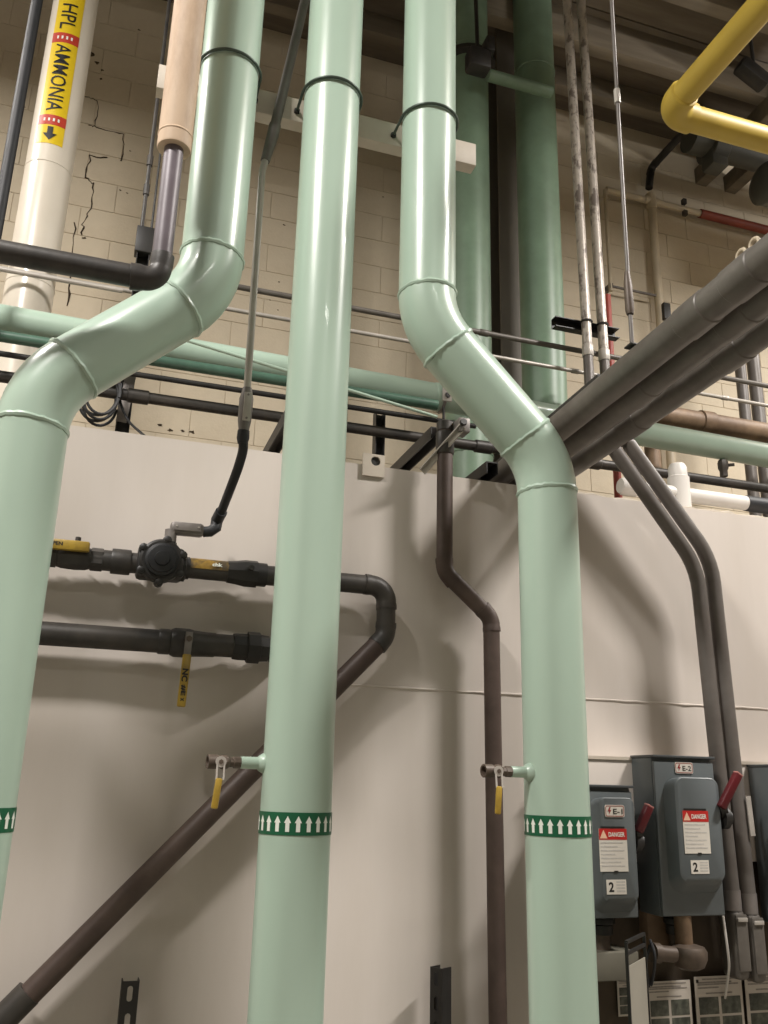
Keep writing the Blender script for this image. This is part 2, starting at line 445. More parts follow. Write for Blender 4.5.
rl = riser('leftmost green riser pipe, kinking up to the right below the horizontal dark pipe',
           [Vector((XA, YR, 0)), corner(lA, lB, XA), corner(lA, lB, XA2), Vector((XA2, YR, ZC))])
rc = riser('straight green riser pipe in the middle with a drain valve on its left',
           [Vector((XB, YR, 0)), Vector((XB, YR, ZC))])
rr_ = riser('rightmost green riser pipe, kinking up to the left beside the grey switch boxes',
            [Vector((XC, YR, 0)), corner(rA, rB, XC), corner(rA, rB, XC2), Vector((XC2, YR, ZC))])
def drain(root, X, pz, tip_px, handle_len, off):
    """green nipple, bronze ball valve and hanging yellow lever, pointing left from a riser"""
    c = Vector((X, YR-off, pz)); s = c+Vector((-math.sqrt(RR*RR-off*off), 0, 0)); d = Vector((-1, -.12, 0)).normalized()
    L1 = .056
    part('nipple', tube([s-d*.02, s+d*L1], .0140, 18), GREEN, root)
    part('weld_collar', lathe([(.024, -.010), (.023, .002), (.018, .010), (.0140, .014)], s, d, 22), GREEN, root)
    e = s+d*L1; L2 = tip_px
    vb = part('valve_body', merge(lathe([(.0135, 0), (.0135, .016), (.011, .018), (.011, .026), (.0155, .030), (.017, .037), (.0155, .046), (.012, .050), (.012, .054)], e, d, 8),
                                  lathe([(.0160, .054), (.0165, .056), (.0165, L2), (.0120, L2), (.0105, L2-.02)], e, d, 18)), BRONZE, root)
    tag(vb, 'aged bronze ball valve body')
    k = e+d*.050
    st = k+Vector((0, -.018, 0))
    part('stem_nut', lathe([(.008, -.004), (.008, .010), (.0055, .010), (.0055, .016)], st, (0, -1, 0), 6), BRONZE, vb)
    h = st+Vector((0, -.012, 0))
    # lever: washer head, two narrow cheeks, yellow vinyl grip hanging down
    part('lever_plate', merge(lathe([(.0125, -.0015), (.0125, .0015)], h, (0, -1, 0), 16),
                              beam(h+Vector((-.008, 0, -.004)), h+Vector((-.0085, -.006, -.040)), .004, .003, (0, 1, 0)),
                              beam(h+Vector((.008, 0, -.004)), h+Vector((.0075, -.006, -.040)), .004, .003, (0, 1, 0))), EMT, vb)
    hb = h+Vector((-.002, -.006, -.036)); ht = hb+Vector((-.007, -.004, -handle_len))
    part('lever_grip', beam(hb, ht, .0155, .009, (0, 1, 0), .0035), YELLOW, vb)
zc1 = P(255, 763, YR).z; drain(rc, XB, zc1, .078, .066, -.005)
zc2 = P(518, 772, YR).z; drain(rr_, XC, zc2, .080, .066, .010)

# painted strut behind the risers and the three u-bolts
s0, s1 = P(158, 75, YR+RR+.004), P(476, 155, YR+RR+.004)
zst = (s0.z+s1.z)/2; y0 = YR+RR+.004
st = thing('strut_channel', (s0.x, y0, zst), 'cream painted strut bar behind the three green risers near the ceiling', 'strut')
part('web', bx(s0.x, s1.x, y0, y0+.004, zst-.042, zst+.042, .001), STRUTW, st)
for sg in (-1, 1):
    part('flange', bx(s0.x, s1.x, y0+.004, y0+.045, zst+sg*.042-(.004 if sg > 0 else 0), zst+sg*.042+(.004 if sg < 0 else 0)), STRUTW, st)
for X, lb in ((XA2, 'leftmost'), (XB, 'middle'), (XC2, 'rightmost')):
    ub = thing('u_bolt', (X, YR, zst), 'dark steel u-bolt clamping the %s green riser to the cream strut' % lb, 'clamp', 'u-bolts on the cream strut')
    Rb = RR+.006; path = [Vector((X-Rb, y0+.075, zst-.008))]
    for i in range(25):
        a_ = math.pi*i/24; path.append(Vector((X-Rb*math.cos(a_), YR-Rb*math.sin(a_), zst-.008)))
    path.append(Vector((X+Rb, y0+.075, zst-.008)))
    part('bent_rod', tube(path, .0045, 10), mat('green_black_rod', (74, 86, 78), .4, .4), ub)
    for sg in (-1, 1):
        part('nut', lathe([(.0095, 0), (.0095, .009)], (X+sg*Rb, y0-.0095, zst-.008), (0, 1, 0), 6), BLACK, ub)

# ------------------------------------------------------------------ upper process pipe on the partition: one run with valve, actuator and diagonal leg
YD = 2.588; KD = YD/2.42
zp = 1.55+.552*KD; RD = .030
dl = P(388, 640, YD); dm = P(10, 1014, YD)
xv = P(386, 612, YD).x; zv = 1.55+.405*KD
dirn = (dm-Vector((xv, YD, zv))); dirn.normalize()
dend = Vector((xv, YD, zv))+dirn*((zv-.55)/-dirn.z)
pts = [Vector((-2.2, YD, zp)), Vector((xv, YD, zp)), Vector((xv, YD, zv)), dend, Vector((dend.x, YD, 0))]
pp = thing('process_pipe', (dend.x, YD, 0), 'dark iron pipe with round black valve, looping behind the middle riser to a long diagonal', 'pipe')
pipe_parts(pp, pts, RD, .052, DARK, 'socket')
for ch in pp.children:
    if ch.name.startswith('pipe_run') and ch.dimensions.z > .5 and ch.dimensions.x > .3: ch.data.materials[0] = BROWNP
# long diagonal sleeve joint low on the left
q = P(12, 1010, YD); part('coupling', tube([q-dirn*.05, q+dirn*.05], RD*1.16, 22), DARK, pp)
# ball valve with a yellow lever lying along the pipe
bvx = P(86, 560, YD).x
bv = part('ball_valve', merge(lathe([(.034, -.075), (.034, -.050), (.030, -.048), (.034, -.035), (.036, 0), (.034, .03), (.030, .042)], (bvx-.03, YD, zp), (1, 0, 0), 8),
                              lathe([(.032, .012), (.034, .014), (.034, .044), (.032, .046)], (bvx, YD, zp), (1, 0, 0), 6)), DARK, pp)
tag(bv, 'grey-brown ball valve body')
part('stem', lathe([(.008, 0), (.008, .04)], (bvx-.028, YD, zp+.02), (0, 0, 1), 8), DARK, bv)
lv = part('lever', box((bvx-.058, YD-.040, zp+.024), (.130, .020, .030), .006, 2), YELLOW, bv)
tag(lv, 'yellow lever lying along the pipe')
tv = fitw(text_vf('OPEN', .02, .0006), .040, .011)
part('lever_lettering', place2d(tv, (bvx-.085, YD-.0505, zp+.025), (1, 0, 0), (0, 0, 1)), INK, lv)
q = P(122, 562, YD).x
part('coupling', lathe([(.036, 0), (.037, .004), (.037, .05), (.036, .054)], (q-.03, YD, zp), (1, 0, 0), 20), DARK, pp)
# black round-bodied valve with bolt lugs
av = Vector((P(160, 563, YD).x, YD, zp))
yv = YD-.055
body = part('valve_body', merge(bx(av.x-.066, av.x+.066, YD-.05, YD+.04, zp-.042, zp+.047, .012),
                                lathe([(.060, .0), (.062, .03), (.062, .040), (.055, .046)], (av.x, YD-.03, zp), (0, -1, 0), 36)), BLACK, pp)
tag(body, 'round black valve body with bolt lugs')
part('bonnet', lathe([(.047, 0), (.047, .010), (.040, .013), (.038, .017), (.022, .019), (.020, .026), (.012, .027)], (av.x, YD-.076, zp), (0, -1, 0), 36), RUBBER, body)
for i, a_ in enumerate((80, 148, 212, 268, 328, 20)):
    a_ = math.radians(a_); c = Vector((av.x+.062*math.cos(a_), YD-.055, zp+.062*math.sin(a_)))
    part('bolt_lug', lathe([(.013, -.012), (.013, .014), (.009, .016), (.009, .022), (.004, .024)], c, (0, -1, 0), 10), BLACK, body)
part('neck', lathe([(.042, 0), (.042, .022), (.034, .026), (.034, .034)], (av.x+.05, YD, zp), (1, 0, 0), 8), BLACK, pp)
# worn yellow marking with white scrawl along the pipe
x0, x1 = P(190, 567, YD).x, P(240, 571, YD).x
V = []; Fc = []
for i in range(9):
    a_ = math.radians(-8+i*10)
    for x in (x0, x1): V.append(Vector((x, YD-math.cos(a_)*(RD+.0012), zp+math.sin(a_)*(RD+.0012))))
Fc = [(2*i, 2*i+1, 2*i+3, 2*i+2) for i in range(8)]
wm = part('worn_marking', (V, Fc), WORN, pp); tag(wm, 'worn yellow marking with white scrawl')
tv = fitw(text_vf('chk', .02, .0008), .030, .013)
part('scrawl', place2d(tv, (P(216, 568, YD).x, YD-RD*.93-.004, zp+.011), (1, 0, 0), (0, .35, .93)), WHITEINK, wm)
xu = P(252, 574, YD).x
part('union', merge(lathe([(.0335, -.075), (.036, -.05), (.041, -.022), (.041, .014)], (xu, YD, zp), (1, 0, 0), 8),
                    lathe([(.036, 0), (.036, .03)], (xu+.012, YD, zp), (1, 0, 0), 16)), BLACK, pp)
part('bolt', lathe([(.009, 0), (.009, .012)], (xu-.01, YD-.040, zp+.008), (0, -1, 0), 6), DARK, pp)

# ------------------------------------------------------------------ lower process pipe with the hanging yellow lever
zq = 1.55+.346*KD; RQ = .033
lp = thing('process_pipe', (-2.2, YD, zq-.03), 'dark iron pipe with a hanging yellow lever, running level below the round valve', 'pipe')
xe = XB+.03
pipe_parts(lp, [Vector((-2.2, YD, zq)), Vector((xe, YD, zq)), Vector((xe, YP+.02, zq))], RQ, .06, DARK, 'socket')
xj = P(158, 642, YD).x
b2 = part('ball_valve', merge(lathe([(.0345, 0), (.0365, .004), (.0365, .030), (.034, .034)], (xj, YD, zq), (1, 0, 0), 22),
                              lathe([(.037, .034), (.042, .045), (.042, .085), (.038, .100), (.036, .13), (.0355, .16)], (xj, YD, zq), (1, 0, 0), 14)), DARK, lp)
hx = P(187, 640, YD).x
part('stem_nut', lathe([(.014, 0), (.014, .014), (.009, .015), (.009, .026)], (hx, YD-.040, zq+.004), (0, -1, 0), 6), BRONZE, b2)
h0 = Vector((hx, YD-.060, zq+.012)); h1 = P(181, 707, YD-.075)
mid = h0.lerp(h1, .36)
part('lever_plate', beam(h0+Vector((0, 0, .012)), mid, .020, .004, (0, 1, 0), .001), CAST, b2)
g = part('lever_grip', beam(h0.lerp(h1, .26), h1, .024, .010, (0, 1, 0), .004), YELLOW, b2); tag(g, 'yellow vinyl lever grip with black scrawl')
dn = (h1-h0).normalized(); sd = dn.cross(Vector((0, 1, 0))).normalized()
for s_, t_, wd, hg in (('NC', .56, .036, .017), ('#E', .77, .030, .014), ('x', .90, .010, .010)):
    tv = fitw(text_vf(s_, .02, .0009), wd, hg)
    part('scrawl', place2d(tv, h0.lerp(h1, t_)+Vector((0, -.0056, 0)), dn, -sd if sd.x < 0 else sd), INK, g)
xu = P(253, 648, YD).x
part('union', merge(lathe([(.0375, -.06), (.039, -.045), (.039, -.02), (.046, -.018), (.046, .018), (.040, .02), (.0375, .045)], (xu, YD, zq), (1, 0, 0), 8)), BLACK, lp)

# ------------------------------------------------------------------ tilted conduit, seal fitting and black flexible hose down to the round valve
fx = thing('valve_conduit', P(170, 540, YD), 'thin tilted conduit dropping between two green risers to the round black valve', 'conduit')
top = P(305, 0, 2.30); up_dir = (top-P(274, 130, 2.185)).normalized()
pa = P(274, 130, 2.185); pb = P(262, 172, 2.18); pc = P(247, 392, 2.30)
part('upper_conduit', tube([top+up_dir*2.4, pa], .0150, 16), CONDUIT, fx)
part('coupling', tube([pa+up_dir*.02, pa-up_dir*.02, pa.lerp(pb, .75)], [.018, .018, .0135], 16), CONDUIT, fx)
part('lower_conduit', tube([pa.lerp(pb, .6), pb, pc], .0105, 16), EMT, fx)
pd = P(243.5, 432, 2.315)
dd = (pd-pc).normalized()
cb = part('conduit_body', tube([pc-dd*.012, pc, pc+dd*.02, pc+dd*.085, pd, pd+dd*.012], [.013, .015, .020, .019, .014, .014], 14), CAST, fx)
cc = pc+dd*.05+Vector((.002, -.019, 0))
part('cover', beam(cc-dd*.042, cc+dd*.042, .022, .006, (0, 1, 0), .0028), EMT, cb)
for s_ in (-1, 1): part('screw', lathe([(.0035, 0), (.003, .002)], cc+dd*(.034*s_)+Vector((0, -.0032, 0)), (0, -1, 0), 8), CAST, cb)
part('hose_connector', tube([pd-dd*.004, pd+dd*.018, pd+dd*.034], [.017, .018, .014], 10), RUBBER, fx)
hp = [pd+dd*.02, P(243, 450, 2.33), P(238, 468, 2.37), P(231, 487, 2.43), P(224, 505, 2.51), P(219, 518, 2.56)]
# smooth hose
def smooth(pts, n=8):
    out = []
    for i in range(len(pts)-1):
        p0 = pts[max(0, i-1)]; p1 = pts[i]; p2 = pts[i+1]; p3 = pts[min(len(pts)-1, i+2)]
        for k in range(n):
            t = k/n
            out.append(0.5*((2*p1)+(p2-p0)*t+(2*p0-5*p1+4*p2-p3)*t*t+(3*p1-p0-3*p2+p3)*t**3))
    out.append(pts[-1]); return out
part('flexible_hose', tube(smooth(hp), .0135, 14), RUBBER, fx)
e1 = P(217, 520, (YD-.015)); e2 = P(215, 531, (YD-.015)); e3 = P(203, 532, (YD-.015))
part('hose_elbow', tube([hp[-2].lerp(hp[-1], .5), e1, e2.lerp(e1, .3), e2.lerp(e3, .4), e3], [.018, .0185, .018, .017, .016], 12), RUBBER, fx)
l0, l1 = P(204, 531, (YD-.015)), P(170, 528, (YD-.015))
lb = part('elbow_body', merge(beam(l0, l1, .036, .040, (0, 0, 1), .012), tube([P(171, 530, (YD-.015)), P(170, 545, (YD-.015))], .0175, 14)), CAST, fx)
cq = (l0+l1)/2+Vector((0, -.019, .003))
part('cover', beam(cq+(l0-l1)*.40, cq-(l0-l1)*.40, .006, .026, (0, 0, 1), .0028), CAST, lb)
for s_ in (-1, 1): part('screw', lathe([(.003, 0), (.0025, .0025)], cq+(l0-l1)*(.32*s_)+Vector((0, -.003, 0)), (0, -1, 0), 8), EMT, lb)
part('valve_connector', lathe([(.019, 0), (.019, .028), (.0165, .03), (.0165, .05)], (P(170, 545, (YD-.015)).x, (YD-.015), zp+.040), (0, 0, 1), 8), BLACK, fx)

# ------------------------------------------------------------------ brown vertical drop pipe with an offset, right of the middle riser
YQ = 2.575; RBW = .0265; KQ = YQ/2.45
bp = pipe('drop_pipe', 'brown iron drop pipe with an offset, between the middle and right risers', 'pipe',
          [Vector((1.142*KQ, YQ, 0)), Vector((1.132*KQ, YQ, P(490, 618, YQ).z)), Vector((.977*KQ, YQ, P(444.5, 572, YQ).z)), Vector((.977*KQ, YQ, 1.55+1.09*KQ))], RBW, .055, BROWNP, 'socket')
part('coupling', lathe([(.029, 0), (.031, .004), (.031, .075), (.029, .079)], (.977*KQ, YQ, 1.55+1.005*KQ), (0, 0, 1), 20), DARK, bp)
part('end_cap', lathe([(.029, 0), (.029, .03), (.02, .036)], (.977*KQ, YQ, 1.55+1.085*KQ), (0, 0, 1), 20), DARK, bp)

# ------------------------------------------------------------------ level pipes running behind the partition top
def xrun(name, label, cat, z, Y, r, material, x0=-3.4, x1=6.9, group=None, joints=(), jr=1.2, jm=None, jl=.08, slope=0.0):
    base = Vector(((x0+x1)/2, Y, z-r))
    if not joints:
        return single(name, tube([(x0, Y, z), (x1, Y, z)], r, 22), material, label, cat, group)
    root = thing(name, base, label, cat, group)
    part('pipe_run', tube([(x0, Y, z-slope*x0), (x1, Y, z-slope*x1)], r, 24), material, root)
    for j in joints:
        part('coupling', lathe([(r*1.02, -jl/2), (r*jr, -jl/2+.004), (r*jr, jl/2-.004), (r*1.02, jl/2)], (j, Y, z-slope*j), (1, 0, 0), 22), jm or material, root)
    return root
YH = 3.2
zh = 1.55+1.470*YH/3+.020; RH = .058
gh = xrun('green_header_pipe', 'long seafoam header pipe running level behind the risers above the partition', 'pipe', zh, YH, RH, GREEN, joints=(P(441, 399, YH).x-.02, P(556, 413, YH).x), jr=1.06, jl=.03, slope=.016)
dgm = P(722, 455, YH).x
dv = part('drain_stub', merge(lathe([(.013, 0), (.013, .07)], (dgm, YH, zh-RH+.01), (0, 0, -1), 14)), GREEN_DULL, gh)
part('drain_valve', merge(lathe([(.020, .06), (.024, .07), (.024, .10), (.018, .112), (.018, .14)], (dgm, YH, zh-RH+.01), (0, 0, -1), 8),
                          lathe([(.008, 0), (.008, .05)], (dgm, YH, zh-RH-.075), (.8, -.6, 0), 8)), DARK, gh)
xrun('green_branch_pipe', 'narrow dark green pipe just below the seafoam header pipe', 'pipe', 3.033, 3.10, .021, GREEN_DARK, x1=P(437, 410, 3.1).x)
xrun('black_tube', 'thin black tube directly under the dark green pipe', 'tube', 3.016, 3.21, .011, BLACK, x1=1.42)
xrun('black_pipe', 'black pipe lowest of the level pipes behind the partition top', 'pipe', 2.922, 3.2, .022, DARK, joints=(P(592, 465, 3.2).x, 1.45, .03), jr=1.25)
ga, gb = P(140, 326, 2.92), P(437, 417, 2.98)
single('green_tube', tube([ga, gb], .0065, 12), GREEN, 'slim light green tube slanting across the seafoam header pipe', 'tube')
xrun('grey_conduit', 'slim dark conduit, upper of two running level across the block wall', 'conduit', 1.55+1.795*3.55/3, 3.55, .0135, CONDUIT, joints=(P(590, 356, 3.55).x, P(484, 341, 3.55).x), jr=1.25, jl=.05)
xrun('galvanised_conduit', 'slim bright conduit, lower of two running level across the block wall', 'conduit', 1.55+1.694*3.55/3, 3.55, .010, EMT, joints=(P(575, 371, 3.55).x, P(725, 400, 3.55).x), jr=1.3, jl=.045)
xrun('rusty_pipe', 'rusty brown pipe above the seafoam header at the right edge', 'pipe', 3.362, 3.5, .055, RUST, x0=P(652, 412, 3.5).x, joints=(P(655, 412, 3.5).x, P(705, 421, 3.5).x), jr=1.15)

# black posts and arms from the rear wall carrying those pipes
def post(px, label, z1, Yp=3.32, wd=.052):
    X = px
    r = thing('strut_post', (X, Yp, 0), label, 'post')
    part('web', bx(X-wd/2, X+wd/2, Yp+.02, Yp+.024, 0, z1), BLACK, r)
    for s_ in (-1, 1): part('flange', bx(X+s_*wd/2-(.004 if s_ > 0 else 0), X+s_*wd/2+(.004 if s_ < 0 else 0), Yp-.02, Yp+.02, 0, z1), BLACK, r)
    return r
po = post(-.014, 'black strut post behind the left riser kink, a grey clamp on it', 3.72)
part('clamp_plate', beam(P(131, 375, 3.28), P(121, 422, 3.28), .04, .006, (0, 1, 0), .001), CAST, po)
part('cap', bx(-.05, .025, 3.29, 3.35, 3.60, 3.72, .004), BLACK, po)
post(1.023, 'black strut post standing behind the small plate with a hole', 3.06, wd=.042)
for X, Z, lb in ((1.015, 2.70, 'black support arm running back past the brown drop pipe top'), (1.335*.915, 2.602, 'black support arm running back behind the right riser kink'),
                 (.515, 2.70, 'black support arm running back behind the middle riser')):
    r = thing('support_arm', (X, 2.62, Z-.03), lb, 'strut', 'black support arms from the rear wall')
    part('web', bx(X-.022, X+.022, 2.62, YB, Z+.017, Z+.021), BLACK, r)
    for s_ in (-1, 1): part('flange', bx(X+s_*.022-(.004 if s_ > 0 else 0), X+s_*.022+(.004 if s_ < 0 else 0), 2.62, YB, Z-.022, Z+.017), BLACK, r)
# header clamp and the light grey angle brace near the brown pipe's top
hc = thing('pipe_clamp', (P(444, 400, YH).x, YH, zh-RH), 'grey strap clamp round the seafoam header left of the right riser', 'clamp')
hcx = P(441, 399, YH).x; zh_ = zh; zh = zh-.016*hcx
part('strap', tube([Vector((hcx, YH+math.sin(i*math.pi/8)*(RH+.004), zh+math.cos(i*math.pi/8)*(RH+.004))) for i in range(17)], .007, 8), CAST, hc)
part('ear', bx(hcx-.020, hcx+.020, YH-RH-.016, YH-RH-.006, zh-.045, zh+.045, .002), EMT, hc)
part('stud', tube([(hcx, YH-.03, zh-RH), (hcx, YH-.03, zh-RH-.11)], .006, 8), BLACK, hc)
part('bolt', lathe([(.012, 0), (.012, .010)], (hcx, YH-RH-.016, zh-.02), (0, -1, 0), 6), BLACK, hc)
zh = zh_
b0, b1 = P(462, 424, 2.50), P(421, 470, 2.62)
br = thing('angle_brace', b1, 'light grey angle brace slanting across the top of the brown drop pipe', 'brace')
part('bar', merge(beam(b0, b1, .020, .004, (0, 0, 1)), beam(b0+Vector((.008, 0, -.009)), b1+Vector((.008, 0, -.009)), .004, .018, (0, 0, 1))), EMT, br)
part('bolt', lathe([(.012, 0), (.012, .012)], b0+Vector((0, -.006, 0)), (0, -1, .2), 6), BLACK, br)
part('bracket', box(b0+Vector((.01, .03, .0)), (.04, .06, .05), .004), CAST, br)
# small drilled plate on the partition top
c0, c1 = P(363, 453, YP-.006), P(384, 478, YP-.006)
pl = thing('drilled_plate', ((c0.x+c1.x)/2, YP-.006, c1.z), 'small cream plate with a round hole at the partition top', 'plate')
bm = bmesh.new(); n = 24; hc_ = Vector((P(375, 462, YP).x, 0, P(375, 462, YP).z)); hr = .0165
outer = []
rect = [(c0.x, c0.z), (c1.x, c0.z), (c1.x, c1.z), (c0.x, c1.z)]
V = []; Fc = []
angs = sorted([2*math.pi*i/n for i in range(n)]+[math.atan2(z_-hc_.z, x_-hc_.x) % (2*math.pi) for x_ in (c0.x, c1.x) for z_ in (c0.z, c1.z)]); n = len(angs)
for i in range(n):
    a_ = angs[i]; ca, sa = math.cos(a_), math.sin(a_)
    tx = ((c1.x if ca > 0 else c0.x)-hc_.x)/ca if abs(ca) > 1e-6 else 1e9
    tz = ((c0.z if sa > 0 else c1.z)-hc_.z)/sa if abs(sa) > 1e-6 else 1e9
    t = min(tx, tz)
    for yy in (YP-.010, YP-.0005):
        V.append(Vector((hc_.x+ca*hr, yy, hc_.z+sa*hr))); V.append(Vector((hc_.x+ca*t, yy, hc_.z+sa*t)))
bm.free()
for i in range(n):
    b_ = i*4; c_ = ((i+1) % n)*4
    Fc += [(b_, b_+1, c_+1, c_), (b_+2, c_+2, c_+3, b_+3), (b_, c_, c_+2, b_+2), (b_+1, b_+3, c_+3, c_+1)]
part('plate_body', (V, Fc), STRUTW, pl)
part('hole_dark', lathe([(hr*1.05, 0), (hr*1.05, .002)], (hc_.x, YP-.001, hc_.z), (0, -1, 0), 24), BLACK, pl)  # black disc painted in as the dark of the hole

# coil of black cable hung on the left post
cb = thing('cable_coil', P(100, 430, 3.15), 'coil of black cable hanging under the left riser kink', 'cable')
cpt = P(101, 404, 3.2); path = []
for i in range(140):
    a_ = 2*math.pi*i/28; kk = 1+.16*math.sin(i*.21)
    path.append(Vector((cpt.x+.062*kk*math.cos(a_)+.008*math.sin(i*.11), cpt.y+.0006*(i-70)+.006*math.sin(a_*.5), cpt.z+.030+.082*kk*math.sin(a_)-.012*kk)))
part('loops', tube(path, .0055, 8), RUBBER, cb)
part('tail', tube(smooth([P(122, 380, 3.24), P(120, 400, 3.22), P(128, 420, 3.20), P(140, 432, 3.05), P(146, 437, 2.9)]), .005, 8), RUBBER, cb)

# ------------------------------------------------------------------ upper left: ammonia pipe, black pipe, insulated pipe and hanger rods
YM, RM = 3.7, .101; XM = -.4665
am = thing('ammonia_pipe', (XM, YM, 0), 'white jacketed pipe with a yellow ammonia marker at upper left', 'pipe')
part('jacket', tube([(XM, YM, 0), (XM, YM, ZC)], RM, 40), WHITEP, am)
for py in (288, 170): part('jacket_seam', ring((XM, YM, P(29, py, YM).z), (0, 0, 1), RM, .0022, 44, 6), WHITEP, am)
yv_ = YM-RM
toc = math.atan2(-XM, YM)            # azimuth of the camera seen from the pipe
ac = toc-math.radians(12)
def zat(py): return P(62, py, yv_).z
mk = part('pipe_marker', wrap_patch(XM, YM, RM, ac-.60, ac+.60, zat(146), zat(-40), .0015), YSTICK, am)
tag(mk, 'yellow pipe marker sticker')
for pya, pyb in ((117, 127), (32, 42)):
    rb = part('red_band', wrap_patch(XM, YM, RM+.0012, ac-.60, ac+.60, zat(pyb), zat(pya), .0012), REDSTICK, mk)
    for i in range(4):
        part('print', wrap_patch(XM, YM, RM+.0024, ac-.36+i*.20, ac-.28+i*.20, zat((pya+pyb)/2+1.5), zat((pya+pyb)/2-1.5), .0006, 3), WHITEINK, mk)
def wraptext(s, za, zb, arc):
    L = za-zb
    vf = fitw(text_vf(s, .1, .0004), L, arc*RM); vf = slice_vf(vf, .012, 1); V = []
    for v in vf[0]:                                   # reading downwards, letter tops to the right
        a_ = ac+v.y/RM; rr = RM+.0032
        V.append(Vector((XM+math.sin(a_)*rr, YM-math.cos(a_)*rr, (za+zb)/2-v.x)))
    part('lettering', (V, vf[1]), INK, mk)
wraptext('AMMONIA', zat(44), zat(113), .66)
wraptext('HPL', zat(2), zat(28), .66)
ar = [(-.045, .012), (.0, .012), (.0, .030), (.045, 0), (.0, -.030), (.0, -.012), (-.045, -.012)]
vf = slice_vf(([Vector((a_, b_, 0)) for a_, b_ in ar], [tuple(range(7))]), .01, 1)
part('flow_arrow', ([Vector((XM+math.sin(ac+v.y/RM)*(RM+.0032), YM-math.cos(ac+v.y/RM)*(RM+.0032), zat(136)-v.x*.8)) for v in vf[0]], vf[1]), INK, mk)
xk = P(20, 97, 3.0)
single('black_riser_tube', tube([(xk.x, 3.0, 0), (xk.x, 3.0, ZC)], .021, 16), RUBBER, 'slim black vertical pipe at the far upper left edge', 'pipe')
YT = 1.97; KT = YT/2.9; XT = .053*KT
ti = thing('insulated_pipe', (XT, YT, 2.65), 'tan insulated drop pipe turning left as a dark level pipe at upper left', 'pipe')
zbot = P(174, 150, YT).z
part('insulation', lathe([(.0415, 0), (.043, .004), (.043, ZC-zbot)], (XT, YT, zbot), (0, 0, 1), 30), TAN, ti)
part('insulation_rim', ring((XT, YT, zbot+.04), (0, 0, 1), .043, .002, 36, 6), TAN, ti)
zel = 1.55+1.700*KT
for k, q in route([Vector((XT, YT, zbot+.02)), Vector((XT, YT, zel)), Vector((-3.4, YT, zel))], .036):
    if k == 'elbow':
        d0 = (q[1]-q[0]).normalized(); d1 = (q[-1]-q[-2]).normalized()
        part('elbow', tube([q[0]-d0*.034, q[0]-d0*.008]+q+[q[-1]+d1*.01, q[-1]+d1*.032, q[-1]+d1*.033], [.0285, .0285]+[.027+.003*i/len(q) for i in range(len(q))]+[.0325, .0325, .029], 24), DARK, ti)
    else:
        part('pipe_run', tube(q, .0245 if abs(q[0].x-q[1].x) < .01 else .0275, 24), PURPLE if abs(q[0].x-q[1].x) < .01 else DARK, ti)
xrun('zinc_tube', 'thin zinc tube under the dark level pipe at upper left', 'tube', 1.55+1.690*2.98/3, 2.98, .0085, EMT, x1=P(123, 286, 2.98).x)
hx_ = P(155, 120, 3.32).x
hr_ = thing('hanger_rod', (hx_, 3.32, 3.7), 'dark threaded rod rising from the left black post', 'rod')
part('rod', tube([(hx_, 3.32, 3.70), (hx_, 3.32, ZC-.2)], .0085, 10), DARK, hr_)
for py in (165, 195): part('coupling', lathe([(.013, 0), (.013, .05)], (hx_, 3.32, P(146, py, 3.32).z), (0, 0, 1), 8), DARK, hr_)
hx2 = P(152, 200, 3.42).x+.012
single('thin_rod', tube([(hx2, 3.42, 3.55), (hx2, 3.42, ZC-.2)], .005, 8), BLACK, 'thin black rod close behind the tan insulated pipe', 'rod')

# ------------------------------------------------------------------ large green pipes and steel column near the rear wall
YG = 3.95
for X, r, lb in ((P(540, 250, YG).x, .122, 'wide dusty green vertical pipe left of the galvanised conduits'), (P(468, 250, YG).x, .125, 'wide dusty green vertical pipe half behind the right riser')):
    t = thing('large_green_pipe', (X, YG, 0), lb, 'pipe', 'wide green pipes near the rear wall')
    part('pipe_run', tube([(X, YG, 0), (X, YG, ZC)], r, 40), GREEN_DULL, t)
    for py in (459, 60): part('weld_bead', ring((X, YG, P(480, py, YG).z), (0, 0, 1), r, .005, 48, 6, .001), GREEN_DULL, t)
    if X < 1.8:
        part('flange', lathe([(.15, 0), (.17, .004), (.17, .03), (.15, .034)], (X, YG, P(470, 70, YG).z), (0, 0, 1), 32), BLACK, t)
xc_ = P(505, 250, 4.35).x
col = thing('steel_column', (xc_, 4.35, 0), 'dark steel column between the two wide green pipes', 'column')
part('web', bx(xc_-.006, xc_+.006, 4.27, 4.43, 0, ZC+.02), COLM, col)
for y_ in (4.265, 4.425): part('flange', bx(xc_-.075, xc_+.075, y_, y_+.012, 0, ZC+.02), COLM, col)
# small level pipe and black clamp crossing the tops of those pipes
q0, q1 = P(488, 75, 3.72), P(551, 92, 3.72)
single('short_green_pipe', tube([(q0.x, 3.72, q0.z), (q1.x, 3.72, q0.z)], .035, 18), GREEN_DULL, 'short pale green pipe stub across the wide green pipes near the ceiling', 'pipe')
hk = thing('beam_clamp', P(476, 70, 3.6), 'black clamp and rod hanging near the ceiling beside the right riser', 'clamp')
cq = P(478, 62, 3.6)
part('jaw', box(cq, (.13, .10, .13), .02), BLACK, hk)
part('jaw', box(cq+Vector((.055, -.02, .10)), (.05, .08, .10), .01), BLACK, hk)
part('rod', tube([cq, Vector((cq.x-.02, cq.y, ZC-.2))], .012, 8), BLACK, hk)

